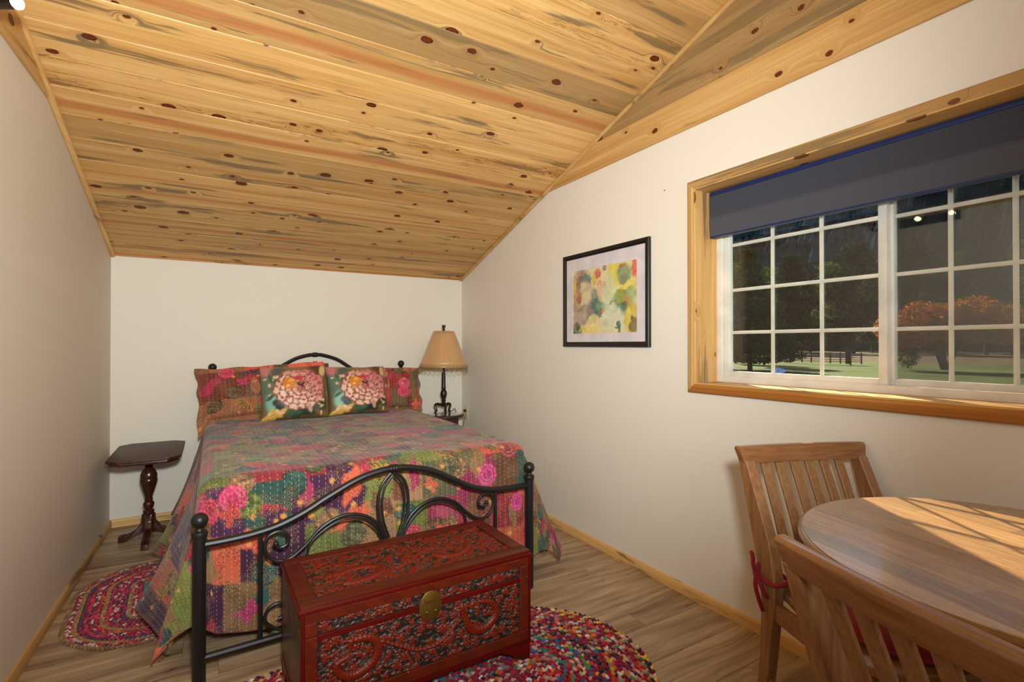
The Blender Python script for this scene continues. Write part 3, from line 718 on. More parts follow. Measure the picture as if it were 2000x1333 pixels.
# mattress (mostly hidden) and quilt
mt = Geo().box((0.68, 3.18, 0.46), (1.33, 1.80, 0.38)); tag(mk('mattress', mt, simple('ticking', srgb(220, 214, 200), 0.8), bevel=0.05, bseg=3), 'white mattress on the iron bed under the patchwork quilt', 'mattress')

def build_quilt():
    X0, X1 = -0.045, 1.405; YF, YH = 2.205, 4.08; ZT = 0.685
    hw = (X1 - X0) / 2; cx = (X0 + X1) / 2; LT = YH - YF
    DS, DF = 0.655, 0.565; res = 0.0078
    W_ = 2 * (hw + DS); H_ = LT + DF
    cv = quilt_print(W_, H_, res, 5)
    nx, ny = cv.nx, cv.ny
    P = np.zeros((nx, ny, 3))
    rc = 0.06                                  # rounding radius over the mattress edge
    for i in range(nx):
        u = cv.x[i, 0] - (hw + DS)             # -..+ across
        for j in range(ny):
            v = cv.y[0, j]                     # 0 at head .. LT at foot edge, beyond hangs
            du = max(0.0, abs(u) - (hw - rc)); dv = max(0.0, v - (LT - rc)); sg = 1 if u > 0 else -1
            if du > 0 and dv > 0:
                kq = 0.26 if u < 0 else 0.05; a_, b_ = du / (DS + rc), dv / (DF + rc); du, dv = du * math.sqrt(1 - kq * b_ * b_), dv * math.sqrt(1 - kq * a_ * a_)
            bu = min(abs(u), hw - rc); bv = min(v, LT - rc)
            if du == 0 and dv == 0:
                nzz = noise.noise((u * 3, v * 3, 0)) * 0.010 + noise.noise((u * 11, v * 11, 3)) * 0.003
                P[i, j] = (cx + sg * bu, YH - bv, ZT + nzz); continue
            rho = (du ** 3.2 + dv ** 3.2) ** (1 / 3.2); tot = math.hypot(du, dv) + 1e-9
            cu, cvv = du / tot, dv / tot
            if rho < rc * 1.57:
                a_ = rho / rc; out = rc * math.sin(a_); dz_ = rc * (1 - math.cos(a_)); hang = 0
            else:
                hang = rho - rc * 1.57; out = rc; dz_ = rc + hang
            # flare and folds
            fx = 0.17 if sg < 0 else 0.235
            fl = hang ** 1.15 if sg < 0 else 0.86 * hang ** 0.82
            s_along = (v if dv == 0 else LT) if du > 0 else 0
            corner = math.atan2(dv, du) / (math.pi / 2) if (du > 0 and dv > 0) else (0 if du > 0 else 1)
            side_ph = (YH - v) * 7.5 + (1.3 if sg < 0 else 0.2)
            foot_ph = u * 11.0
            fold_s = math.sin(side_ph + 0.8 * math.sin(v * 3.1)) * 0.060 * (hang / 0.5)
            fold_f = math.sin(foot_ph + 0.9 * math.sin(u * 4)) * 0.020 * (hang / 0.5)
            fold_c = math.cos(corner * math.pi * 4) * 0.045 * (hang / 0.5) if sg < 0 else 0.035 * (hang / 0.5)
            wc = math.sin(corner * math.pi) if (du > 0 and dv > 0) else 0
            ox = out + fx * 1.55 * fl + fold_s * (1 - wc) + fold_c * wc
            oy = out + 0.028 * hang + fold_f * (1 - wc) * 0.45
            oy = min(oy, 0.092 if abs(u) < hw + 0.02 else 0.10)
            px = cx + sg * (bu + cu * ox); py = YH - bv - cvv * oy
            if du > 0 and dv == 0: px = cx + sg * (bu + ox)
            if dv > 0 and du == 0: py = YH - bv - oy
            pz = ZT - dz_ * (1.0 - 0.10 * (hang / 0.6) ** 2)
            if du > 0: pz += 0.020 * math.sin(side_ph * 1.3) * (hang / 0.5) * (1 - corner)
            if dv > 0: pz += 0.045 * math.sin(u * 5.4 + 0.9) * (hang / 0.5) * corner
            pz = max(pz, 0.014)
            P[i, j] = (px, py, pz)
    # crimson piping around the hem
    b = max(1, int(0.012 / res)); red = rgb(150, 14, 34)
    cv.c[:b] = red; cv.c[-b:] = red; cv.c[:, -b:] = red
    uv = np.stack(np.broadcast_arrays(cv.x, cv.y), -1)
    o = grid_mesh('quilt', P, uv, cv.c, M_quilt)
    sm = o.modifiers.new('thick', 'SOLIDIFY'); sm.thickness = 0.006; sm.offset = -1
    tag(o, 'multicolour patchwork kantha quilt spread over the iron bed and hanging to the floor', 'quilt')
build_quilt()

def cushion(name, W_, H_, T_, paint, mat, loc, rot, label, cat, group=None, flange=0.0, pinch=0.07, deform=None, res=0.0048):
    root = thing(name, label, cat, loc, 0, group); root.rotation_euler = rot
    nx = int(W_ / res); ny = int(H_ / res)
    u = np.linspace(-1, 1, nx)[:, None] * np.ones((1, ny)); v = np.ones((nx, 1)) * np.linspace(-1, 1, ny)[None, :]
    e = flange
    uu = np.clip(np.abs(u) / (1 - e * H_ / W_), 0, 1); vv = np.clip(np.abs(v) / (1 - e), 0, 1)
    t = ((1 - uu ** 2.2) * (1 - vv ** 2.2)) ** 0.42 * T_ / 2
    X = u * W_ / 2 * (1 - pinch * (1 - v ** 2)); Z = v * H_ / 2 * (1 - pinch * (1 - u ** 2))
    wr = np.array([[noise.noise((a * 2.4, b * 2.4, W_ * 9 + loc[0])) for b in v[0]] for a in u[:, 0]])
    if flange: 
        edge = np.maximum(np.abs(u), np.abs(v)); fl = np.clip((edge - 0.86) / 0.14, 0, 1)
        X = X + np.sign(u) * fl * 0.006 * np.sin(v * 9) * (np.abs(u) > 0.8); Z = Z + fl * 0.004 * np.sin(u * 11) * (np.abs(v) > 0.75)
    for sgn in (-1, 1):
        Y = sgn * (t + 0.0015) + wr * 0.010 + (np.clip(np.maximum(np.abs(u), np.abs(v)) - 0.85, 0, 1) * 0.06 * np.sin(u * 9 + v * 7) if flange else 0)
        Pm = np.stack([X, Y, Z], -1)
        if deform is not None: Pm = deform(Pm, u, v)
        uvm = np.stack([(u + 1) * W_ / 2, (v + 1) * H_ / 2], -1)
        o = grid_mesh('front_cover' if sgn < 0 else 'back_cover', Pm, uvm, paint(nx, ny), mat, root, flip=(sgn > 0))
    return root

def peony_print(nx, ny):
    r_ = random.Random(3); cv = Canvas(1, 1, 1.0 / (max(nx, ny) - 1), rgb(96, 72, 30)); cv = Canvas(1, 1, 1.0 / (max(nx, ny) - 1), rgb(112, 84, 40)); U = r_.uniform; B = cv.blob
    B(0.14, 0.55, 0.16, 0.5, 0.1, rgb(96, 118, 96), 0.6); B(0.12, 0.9, 0.16, 0.12, 0, rgb(196, 120, 112), 0.6); B(0.30, 0.86, 0.16, 0.12, 0.3, rgb(84, 92, 78), 0.6)
    B(0.16, 0.28, 0.10, 0.16, 0.1, rgb(128, 182, 158), 0.6); B(0.80, 0.88, 0.22, 0.12, -0.6, rgb(90, 56, 20), 0.6); B(0.55, 0.92, 0.2, 0.07, 0, rgb(140, 110, 34), 0.6)
    B(0.94, 0.85, 0.05, 0.12, 0, rgb(214, 176, 120), 0.5); B(0.28, 0.26, 0.10, 0.12, 0.2, rgb(40, 34, 28), 0.35, 0.15); B(0.42, 0.2, 0.08, 0.15, 0.1, rgb(170, 136, 44), 0.5)
    B(0.62, 0.12, 0.2, 0.10, 0.1, rgb(24, 44, 38), 0.5, 0.15); B(0.48, 0.08, 0.12, 0.06, 0, rgb(60, 92, 66), 0.6); B(0.88, 0.25, 0.12, 0.16, 0.6, rgb(58, 64, 36), 0.5, 0.1)
    for k in range(9): B(0.06 + U(0, .26), U(.38, .8), U(.02, .05), U(.012, .03), U(0, 3), rgb(228, 190, 158), 0.4, .25, lobes=5, ph=U(0, 6))
    for k in range(7): B(0.05 + U(0, .28), U(.35, .8), U(.04, .08), U(.015, .03), U(.6, 1.8), rgb(72, 96, 66), 0.4)
    for k in range(9): B(0.10 + 0.22 * k / 8, 0.05 + 0.04 * (k % 3), 0.055, 0.028, 1.0 + k * 0.3, rgb(232, 196, 140) if k % 2 else rgb(216, 166, 84), 0.4)
    B(0.12, 0.03, 0.12, 0.05, 0.2, rgb(206, 160, 70), 0.4)
    # the flower: rows of pale petals outlined in rose, deeper pink to the right
    B(0.58, 0.54, 0.36, 0.36, 0.1, rgb(176, 98, 84), 0.25, 0.07, lobes=9)
    for ringr, cnt, sz in ((0.32, 16, 0.088), (0.25, 14, 0.080), (0.175, 11, 0.072), (0.10, 7, 0.062)):
        for q in range(cnt):
            a_ = 6.28 * q / cnt + U(-.1, .1) + ringr * 9; jr = ringr * U(0.9, 1.1); x_ = 0.58 + jr * 1.02 * math.cos(a_); y_ = 0.52 + jr * 1.02 * math.sin(a_)
            t = min(1, max(0, (x_ - 0.5) * 1.6 + (y_ - 0.42) * 1.3)); base = rgb(234, 196, 168) * (1 - t) + rgb(204, 116, 116) * t
            B(x_, y_, sz * 1.08, sz * 0.74, a_ + 1.57, rgb(150, 70, 66) * 0.95, 0.25, 0.12, lobes=5, ph=U(0, 6)); B(x_ + 0.006, y_ + 0.006, sz * 0.88, sz * 0.58, a_ + 1.57, base * U(.92, 1.05), 0.35, 0.14, lobes=5, ph=U(0, 6))
    for k in range(26): B(U(.5, .85), U(.42, .85), U(.008, .02), U(.006, .012), U(0, 3), rgb(150, 58, 62), 0.5)
    B(0.42, 0.62, 0.10, 0.11, 0.3, rgb(214, 128, 40), 0.4, 0.05); B(0.45, 0.68, 0.05, 0.03, 0.4, rgb(240, 170, 60), 0.5); B(0.40, 0.58, 0.03, 0.02, 0.4, rgb(244, 196, 120), 0.5)
    B(0.60, 0.60, 0.055, 0.06, 0, rgb(84, 34, 44), 0.5, .2); B(0.56, 0.72, 0.07, 0.04, 0, rgb(196, 60, 62), 0.5, .2)
    for k in range(16): B(U(.5, .68), U(.5, .7), U(.006, .014), col=r_.choice([rgb(60, 28, 34), rgb(226, 160, 130), rgb(190, 70, 80)]), soft=0.5)
    B(0.50, 0.80, 0.05, 0.04, 0, rgb(220, 164, 140), 0.3, .2)
    for k in range(6): B(0.80 + U(0, .16), 0.05 + U(0, .26), U(.025, .05), U(.012, .02), U(0, 3), rgb(226, 186, 140), 0.4, .2)
    B(0.72, 0.15, 0.035, 0.09, 0.1, rgb(200, 150, 118), 0.4)
    for k in range(140): B(U(0, 1), U(0, 1), U(.006, .016), U(.003, .007), U(0, 3), r_.choice([rgb(90, 60, 30), rgb(190, 140, 90), rgb(60, 66, 40), rgb(200, 150, 120)]), 0.6, a=0.5)
    ix = np.linspace(0, cv.nx - 1, nx).astype(int); iy = np.linspace(0, cv.ny - 1, ny).astype(int)
    return cv.c[np.ix_(ix, iy)]
def sham_print(seed):
    def f(nx, ny):
        cv = quilt_print(0.78, 0.46, 0.0050, seed); cv.c *= np.array([1.12, 0.92, 0.9])
        ix = np.linspace(0, cv.nx - 1, nx).astype(int); iy = np.linspace(0, cv.ny - 1, ny).astype(int)
        return cv.c[np.ix_(ix, iy)]
    return f
M_sham = mat_attr('kantha_sham', rough=0.9, weave=300, stitch=True, sheen=0.1, spec=0.15)
M_satin = mat_attr('printed_cushion', rough=0.42, weave=420, spec=0.4, sheen=0.1)
def droop(Pm, u, v):
    Pm = Pm.copy(); k = np.clip((-u - 0.80) / 0.2, 0, 1) * np.clip((-v - 0.1) / 0.9, 0, 1)
    Pm[..., 2] -= 0.10 * k; Pm[..., 1] -= 0.03 * k; return Pm
cushion('pillow_sham', 0.82, 0.385, 0.17, sham_print(21), M_sham, (0.315, 3.955, 0.872), (R(-17), R(-3.2), R(-2)), 'red and green patchwork pillow in sham against the left of headboard', 'pillow', flange=0.16, pinch=0.03, deform=droop)
cushion('pillow_sham', 0.78, 0.36, 0.16, sham_print(33), M_sham, (1.085, 3.93, 0.852), (R(-18), R(1.5), R(1)), 'brown and crimson patchwork pillow in sham nearest the table lamp', 'pillow', flange=0.16, pinch=0.03)
cushion('pillow_sham', 0.56, 0.36, 0.12, sham_print(45), M_sham, (0.50, 4.045, 0.868), (R(-9), R(-4), R(0)), 'crimson patchwork pillow peeking out behind the other pillows', 'pillow', flange=0.14, pinch=0.02)
cushion('floral_cushion', 0.43, 0.385, 0.15, peony_print, M_satin, (0.488, 3.775, 0.872), (R(-20), R(-1.5), R(-4)), 'square pink peony cushion, left one of the pair, on quilt', 'cushion', pinch=0.05)
cushion('floral_cushion', 0.44, 0.37, 0.15, peony_print, M_satin, (0.925, 3.80, 0.866), (R(-22), R(0.6), R(3)), 'square pink peony cushion, the one nearer the lamp, on quilt', 'cushion', pinch=0.05)

# ------------------------------------------------------------------ CARVED CHEST
CH = 0.422 - 0.012; CX0, CX1, CYF, CYB = 0.226, 1.042, 1.607, 2.002
cw = CX1 - CX0; cd = CYB - CYF
chest = thing('carved_chest', 'red lacquered wooden chest carved with dragons, standing at bed foot', 'chest', (CX0, CYF, 0.012), 0.0)
chest.rotation_euler = (0, 0, R(0.8))
def hatch_mat():
    m = M('hatched_border'); co = m.coord(); sx = m.n('SeparateXYZ'); m.l(co, sx.inputs[0])
    dg = m.math('ADD', sx.outputs[0], sx.outputs[2]); zz = m.math('FRACT', m.math('MULTIPLY', dg, 170.0)); grp = m.math('FRACT', m.math('MULTIPLY', dg, 8.5))
    ln = m.math('MULTIPLY', m.maprange(m.math('ABSOLUTE', m.math('SUBTRACT', zz, 0.5)), 0.30, 0.12), m.maprange(m.math('ABSOLUTE', m.math('SUBTRACT', grp, 0.5)), 0.30, 0.24))
    n_ = m.noise(m.vmul(co, (5, 5, 60)), 2.0, 4)
    m.set(color=m.mix(m.math('MULTIPLY', ln, 0.7), m.mix(n_, srgb(110, 34, 8), srgb(74, 14, 4)), srgb(60, 14, 8)), rough=0.3, coat=0.3)
    m.bump(m.math('MULTIPLY', ln, -1.0), 0.5, 0.002); return m.m
M_hatch = hatch_mat()
zb0, zb1 = 0.060, 0.075        # base moulding
body = Geo().box((cw / 2, cd / 2, (zb1 + 0.318) / 2), (cw, cd, 0.318 - zb1)); mk('body', body, M_chestside, chest, bevel=0.003)
mk('base_moulding', Geo().box((cw / 2, cd / 2, 0.066), (cw + 0.006, cd + 0.006, 0.020)), M_redwood, chest, bevel=0.005)
lid = mk('lid', Geo().box((cw / 2, cd / 2, (0.3185 + CH - 0.022) / 2), (cw, cd, CH - 0.022 - 0.3185)), M_chestside, chest, bevel=0.002)
rim = Geo(); t_ = 0.024
rim.box((cw / 2, cd / 2, CH - 0.0185), (cw + 0.014, cd + 0.014, 0.018)); mk('rim', rim, M_redwood, lid, bevel=0.0075, bseg=3)
for sx in (0, 1):                                             # bracket feet
    for sy in (0, 1):
        fx0 = 0 if sx == 0 else cw; sg = 1 if sx == 0 else -1; fy = -0.001 if sy == 0 else cd - 0.021
        poly = [(fx0, 0), (fx0 + sg * 0.035, 0), (fx0 + sg * 0.050, 0.014), (fx0 + sg * 0.070, 0.022), (fx0 + sg * 0.085, 0.036), (fx0 + sg * 0.115, 0.050), (fx0 + sg * 0.115, 0.058), (fx0, 0.058)]
        g = Geo().prism(poly, 'y', fy, fy + 0.022)
        g.box((fx0 + sg * 0.011, cd * (0.10 if sy == 0 else 0.90), 0.029), (0.022, 0.08, 0.058))
        mk('foot', g, M_redwood, chest, bevel=0.002)
def frame_strip(nm, x0_, x1_, z0_, z1_, yo, th, mat, par): return mk(nm, Geo().box(((x0_ + x1_) / 2, yo - th / 2, (z0_ + z1_) / 2), (x1_ - x0_, th, z1_ - z0_)), mat, par, bevel=0.0015, bseg=1)
bx0, bx1 = 0.012, cw - 0.012; bz0, bz1 = 0.078, CH - 0.024; bw_ = 0.036; pz_split = 0.318
frame_strip('corner_post', 0.0, 0.0118, zb1, bz1, -0.001, 0.006, M_redwood, chest); frame_strip('corner_post', cw - 0.0118, cw, zb1, bz1, -0.001, 0.006, M_redwood, chest)
frame_strip('border', bx0, bx1, bz0, bz0 + bw_, 0, 0.007, M_hatch, chest)
frame_strip('border', bx0, bx0 + bw_, bz0 + bw_, pz_split - 0.002, 0, 0.007, M_hatch, chest); frame_strip('border', bx1 - bw_, bx1, bz0 + bw_, pz_split - 0.002, 0, 0.007, M_hatch, chest)
frame_strip('border', bx0, bx1, bz1 - 0.030, bz1, 0, 0.007, M_hatch, lid)
frame_strip('border', bx0, bx0 + bw_, pz_split, bz1 - 0.030, 0, 0.007, M_hatch, lid); frame_strip('border', bx1 - bw_, bx1, pz_split, bz1 - 0.030, 0, 0.007, M_hatch, lid)
frame_strip('bar', bx0 + bw_, bx1 - bw_, 0.3005, 0.3175, 0, 0.008, M_redwood, chest)
def carving(w_, h_, seed, dragons, res=0.0021, density=1.0):
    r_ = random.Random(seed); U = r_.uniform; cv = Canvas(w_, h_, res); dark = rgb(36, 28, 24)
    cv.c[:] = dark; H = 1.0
    def lump(x, y, rx, ry, rot, h): cv.blob(x, y, rx, ry, rot, None, h=h, wob=0.12, lobes=r_.choice([4, 5, 6]), ph=U(0, 6))
    for k in range(int(w_ * h_ * 5200)):                 # undercut cloud scrolls in grey-brown of random tone
        x, y, a0 = U(0, w_), U(0, h_), U(-.7, .7); L_ = U(.008, .02)
        pts_ = [(x + L_ * q / 5 * math.cos(a0) , y + L_ * q / 5 * math.sin(a0) + .003 * math.sin(q * 1.3)) for q in range(6)]; cv.stroke(pts_, 0.0017, rgb(84, 74, 62) * U(.6, 1.05), h=0.17)
    n = int(w_ * h_ * 4200 * density)
    for k in range(n):
        x, y = U(0, w_), U(0, h_); t = r_.random()
        if t < 0.35:                                     # blossom of petals
            rr = U(0.006, 0.011)
            for q in range(5): lump(x + rr * .75 * math.cos(q * 1.257), y + rr * .75 * math.sin(q * 1.257), rr * .58, rr * .45, q * 1.257, 0.85)
            lump(x, y, rr * .3, rr * .3, 0, 1.0)
        elif t < 0.65:                                   # curling cloud
            a0, rr = U(0, 6.28), U(0.007, 0.014); cv.stroke([(x + rr * (1 - q / 9) * math.cos(a0 + q * .7), y + rr * (1 - q / 9) * .7 * math.sin(a0 + q * .7)) for q in range(8)], 0.0026, h=0.55)
        elif t < 0.85: lump(x, y, U(.006, .013), U(.003, .005), U(-.5, .5), 0.7)
        else:
            a0 = U(0, 6.28); cv.stroke([(x + q * .004, y + .003 * math.sin(q + a0)) for q in range(8)], 0.002, h=0.45)
    for pts, rad in dragons:                             # scaled bodies
        P = [(p.x, p.y) for p in smooth_path([(a, b, 0) for a, b in pts], 9)]; n = len(P)
        rr = [rad * (0.35 + 0.65 * math.sin(math.pi * min(1, 0.12 + 0.88 * i / n)) ** 0.6) for i in range(n)]
        for p, q in zip(P, rr): cv.blob(p[0], p[1], q * 1.45, h=0.0001)
        sxy = [cv.win(p[0], p[1], q * 1.4) for p, q in zip(P, rr)]
        for (a, b), p, q in zip(sxy, P, rr):
            X = cv.x[a] - p[0]; Y = cv.y[:, b] - p[1]; rr2 = np.sqrt(X * X + Y * Y); ringm = (rr2 < q * 1.22); cv.H[a, b] = np.where(ringm, 0.0, cv.H[a, b])
        for i_, (p, q) in enumerate(zip(P, rr)): cv.blob(p[0], p[1], q * (1.0 if i_ % 2 else 0.90), h=1.18 if i_ % 2 else 1.02)
        for i_ in range(3, n - 3, 4):                # fins and claws
            dx_, dy_ = P[i_ + 1][0] - P[i_ - 1][0], P[i_ + 1][1] - P[i_ - 1][1]; l_ = math.hypot(dx_, dy_) + 1e-9; cv.blob(P[i_][0] - dy_ / l_ * rr[i_] * 1.25, P[i_][1] + dx_ / l_ * rr[i_] * 1.25, 0.0042, 0.0026, U(0, 3), h=0.9)
        hx_, hy_ = P[0]; cv.blob(hx_, hy_, rad * 1.1, rad * 0.8, U(0, 3), None, h=1.3, wob=0.25, lobes=5); cv.stroke([(hx_, hy_), (hx_ - .02, hy_ + .006), (hx_ - .032, hy_ - .002)], 0.0022, h=0.9); cv.stroke([(hx_, hy_), (hx_ - .016, hy_ - .010), (hx_ - .03, hy_ - .014)], 0.002, h=0.9)
    if dragons:
        X, Y = np.broadcast_arrays(cv.x, cv.y)
        cv.H = cv.H + np.where(cv.H > 1.0, 0.10 * np.sin(X * 1500) * np.sin(Y * 1500), 0)
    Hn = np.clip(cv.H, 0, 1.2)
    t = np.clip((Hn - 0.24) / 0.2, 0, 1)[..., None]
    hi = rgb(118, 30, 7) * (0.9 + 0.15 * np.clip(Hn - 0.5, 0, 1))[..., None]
    cv.c = cv.c * (1 - t) + hi * t  # colour follows relief height: dark grey-brown low, red-brown high
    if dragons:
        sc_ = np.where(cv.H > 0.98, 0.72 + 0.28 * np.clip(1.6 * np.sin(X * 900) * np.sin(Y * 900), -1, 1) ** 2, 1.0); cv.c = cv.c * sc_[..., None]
    return cv
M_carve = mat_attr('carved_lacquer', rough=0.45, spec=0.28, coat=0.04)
def relief(nm, x0_, z0_, w_, h_, seed, dragons, par, top=False, depth=0.0085, base=-0.001):
    cv = carving(w_, h_, seed, dragons); X, Y = np.broadcast_arrays(cv.x, cv.y)
    e = np.minimum(np.minimum(X, w_ - X), np.minimum(Y, h_ - Y)); cv.H *= np.clip(e / 0.003, 0, 1)
    if not top: P = np.stack([x0_ + X, base - cv.H * depth, z0_ + Y], -1)
    else: P = np.stack([x0_ + X, z0_ + Y, base + cv.H * depth], -1)
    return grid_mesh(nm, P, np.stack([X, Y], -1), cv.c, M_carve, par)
pw, ph_ = bx1 - bx0 - 2 * bw_, 0.3005 - (bz0 + bw_)
dr = [([(0.10, 0.155), (0.155, 0.15), (0.185, 0.115), (0.17, 0.07), (0.115, 0.045), (0.07, 0.06), (0.055, 0.095), (0.09, 0.11)], 0.0150),
      ([(0.20, 0.125), (0.26, 0.09), (0.32, 0.06), (0.39, 0.06), (0.45, 0.10), (0.475, 0.15)], 0.0075),
      ([(0.48, 0.155), (0.50, 0.10), (0.53, 0.06), (0.585, 0.06), (0.62, 0.095), (0.60, 0.14), (0.55, 0.16)], 0.015)]
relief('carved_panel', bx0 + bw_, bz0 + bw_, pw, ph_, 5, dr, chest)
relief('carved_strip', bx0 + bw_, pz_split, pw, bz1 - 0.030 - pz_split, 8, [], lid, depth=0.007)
# lid top: flat border frame with recessed carving
fb = 0.052
zt_ = CH - 0.0065
top = Geo(); top.box((cw / 2, fb / 2, zt_), (cw, fb, 0.012)); top.box((cw / 2, cd - fb / 2, zt_), (cw, fb, 0.012)); top.box((fb / 2, cd / 2, zt_), (fb, cd - 2 * fb, 0.012)); top.box((cw - fb / 2, cd / 2, zt_), (fb, cd - 2 * fb, 0.012))
mk('top_border', top, M_redwood2, lid, bevel=0.002)
tw, th = cw - 2 * fb, cd - 2 * fb
dt = [([(0.10, 0.13), (0.17, 0.15), (0.235, 0.12), (0.22, 0.07), (0.15, 0.045), (0.10, 0.05)], 0.018), ([(0.60, 0.17), (0.58, 0.11), (0.52, 0.07), (0.46, 0.085), (0.44, 0.12)], 0.016), ([(0.27, 0.07), (0.34, 0.10), (0.40, 0.15), (0.46, 0.17)], 0.007)]
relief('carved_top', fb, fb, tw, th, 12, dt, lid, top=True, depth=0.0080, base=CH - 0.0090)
# brass lock plate
lk = mk('lock_plate', Geo().lathe([(0.044, 0.0), (0.044, 0.003), (0.040, 0.005)], (0, 0, 0), 28), M_brass, chest, loc=(cw / 2, -0.0085, 0.312), rot=(R(90), 0, 0)); lk.scale = (0.92, 1.15, 1)
mk('hasp', Geo().box((cw / 2, -0.0165, 0.334), (0.044, 0.006, 0.018)), M_brass, chest, bevel=0.002)
mk('hasp', Geo().prism([(cw / 2 - 0.017, 0.326), (cw / 2 + 0.017, 0.326), (cw / 2 + 0.013, 0.285), (cw / 2 + 0.005, 0.270), (cw / 2 - 0.005, 0.270), (cw / 2 - 0.013, 0.285)], 'y', -0.0175, -0.0135), M_brass, chest, bevel=0.001)
for sx in (-1, 1): mk('stud', Geo().sphere((cw / 2 + sx * 0.016, -0.016, 0.296), 0.0055, 10, 7), M_brass, chest)

# ------------------------------------------------------------------ BRAIDED RUGS
M_braid = mat_attr('braid_cloth', rough=0.92, spec=0.1, sheen=0.2)
def oval_path(r, half, n):
    pts = []
    per = 2 * math.pi * r + 4 * half
    for k in range(n):
        s_ = per * k / n
        if s_ < 2 * half: p = (-half + s_, -r); nr = (0, -1)
        elif s_ < 2 * half + math.pi * r: a = (s_ - 2 * half) / r - math.pi / 2; p = (half + r * math.cos(a), r * math.sin(a)); nr = (math.cos(a), math.sin(a))
        elif s_ < 4 * half + math.pi * r: q = s_ - 2 * half - math.pi * r; p = (half - q, r); nr = (0, 1)
        else: a = (s_ - 4 * half - math.pi * r) / r + math.pi / 2; p = (-half + r * math.cos(a), r * math.sin(a)); nr = (math.cos(a), math.sin(a))
        pts.append((p, nr))
    return pts, per
def braided_rug(name, label, loc, rz, rmax, half, wd, ringcols, seed, hgt=0.011):
    root = thing(name, label, 'rug', loc, rz)
    r_ = random.Random(seed); nr = int(rmax / wd)
    for k in range(nr):
        r = wd * (k + 0.5); per = 2 * math.pi * r + 4 * half; lobes = max(6, int(per / (wd * 0.95)))
        pts, _ = oval_path(r, half, lobes)
        V = []; F = []; COL = []
        pal = ringcols(k, nr, r_)
        for i, (p, n_) in enumerate(pts):
            t_ = (-n_[1], n_[0])
            for side in (-1, 1):
                c = r_.choice(pal) * r_.uniform(0.8, 1.12)
                sh = 0.5 * per / lobes * (0.5 if side > 0 else -0.0)
                cx, cy = p[0] + n_[0] * side * wd * 0.23 + t_[0] * sh, p[1] + n_[1] * side * wd * 0.23 + t_[1] * sh
                L = per / lobes * 0.72; Wd = wd * 0.36
                d = (t_[0] + n_[0] * 0.75 * side, t_[1] + n_[1] * 0.75 * side); dl = math.hypot(*d); d = (d[0] / dl, d[1] / dl); e = (-d[1], d[0])
                o = len(V)
                for (a, b, z) in ((-1, 0, 0.2), (-0.5, 0.8, 0.35), (0.5, 0.8, 0.35), (1, 0, 0.2), (0.5, -0.8, 0.35), (-0.5, -0.8, 0.35)):
                    V.append((cx + d[0] * a * L + e[0] * b * Wd, cy + d[1] * a * L + e[1] * b * Wd, hgt * z)); COL.append(c * 0.9)
                for (a, b) in ((-0.55, 0), (0.55, 0), (0, 0.35), (0, -0.35)): V.append((cx + d[0] * a * L + e[0] * b * Wd, cy + d[1] * a * L + e[1] * b * Wd, hgt)); COL.append(c)
                F += [(o, o + 6, o + 1), (o + 1, o + 6, o + 8), (o + 1, o + 8, o + 2), (o + 2, o + 8, o + 7), (o + 2, o + 7, o + 3), (o + 3, o + 7, o + 4), (o + 4, o + 7, o + 9), (o + 4, o + 9, o + 5), (o + 5, o + 9, o + 6), (o + 5, o + 6, o), (o + 6, o + 9, o + 8), (o + 7, o + 8, o + 9)]
        me = bpy.data.meshes.new('braid'); me.from_pydata(V, [], F)
        me.polygons.foreach_set('use_smooth', [True] * len(F))
        c = np.clip(np.array(COL), 0, 1); lin = np.where(c <= 0.04045, c / 12.92, ((c + 0.055) / 1.055) ** 2.4)
        ca = me.color_attributes.new('Col', 'FLOAT_COLOR', 'POINT'); ca.data.foreach_set('color', np.concatenate([lin, np.ones((len(c), 1))], 1).reshape(-1))
        me.materials.append(M_braid); o = bpy.data.objects.new('braid', me); C.objects.link(o); o.parent = root
    # woven jute backing that shows between the braids
    pts, _ = oval_path(nr * wd - wd * 0.15, half, 72); g = Geo().prism([p for p, n_ in pts], 'z', 0.0006, 0.0042)
    mk('backing', g, simple('backing_' + name + str(seed), srgb(84, 44, 40), 0.95), root, smooth=False)
    return root
MULTI = [rgb(190, 20, 50), rgb(160, 14, 60), rgb(220, 60, 40), rgb(232, 180, 50), rgb(226, 206, 176), rgb(230, 214, 200), rgb(60, 140, 110), rgb(50, 110, 170), rgb(70, 40, 100), rgb(36, 34, 44), rgb(214, 110, 120), rgb(226, 120, 40), rgb(80, 150, 90), rgb(120, 20, 60), rgb(100, 130, 180)]
def big_cols(k, n, r_):
    if k >= n - 1: return [rgb(120, 16, 40), rgb(60, 30, 60), rgb(220, 170, 60), rgb(210, 180, 150)]
    sel = [r_.choice(MULTI) for _ in range(r_.choice([3, 4, 5]))]
    return [c * 0.86 for c in sel + [rgb(150, 14, 44), rgb(170, 20, 50), rgb(200, 160, 140)]]
SM = [rgb(170, 18, 60), rgb(150, 16, 36), rgb(190, 60, 70), rgb(120, 20, 60)]
def small_cols(k, n, r_):
    if k == n - 1: return [rgb(150, 112, 70), rgb(130, 96, 60)]
    if k % 5 == 4: return [rgb(160, 120, 70), rgb(150, 100, 70), rgb(170, 120, 60)]
    if k == 1: return [rgb(60, 130, 110), rgb(80, 120, 100)]
    if k % 4 == 1: return [rgb(50, 50, 80), rgb(90, 40, 80), rgb(170, 18, 60)]
    if k % 4 == 3: return SM + [rgb(210, 170, 160), rgb(200, 180, 160), rgb(60, 50, 70)]
    return SM + [r_.choice([rgb(200, 90, 40), rgb(180, 60, 60), rgb(60, 60, 90), rgb(200, 160, 150)])]
braided_rug('braided_rug', 'large oval braided rag rug in many colours under the carved chest', (0.615, 1.58, 0.0), R(-2.7), 0.455, 0.415, 0.0230, big_cols, 4)
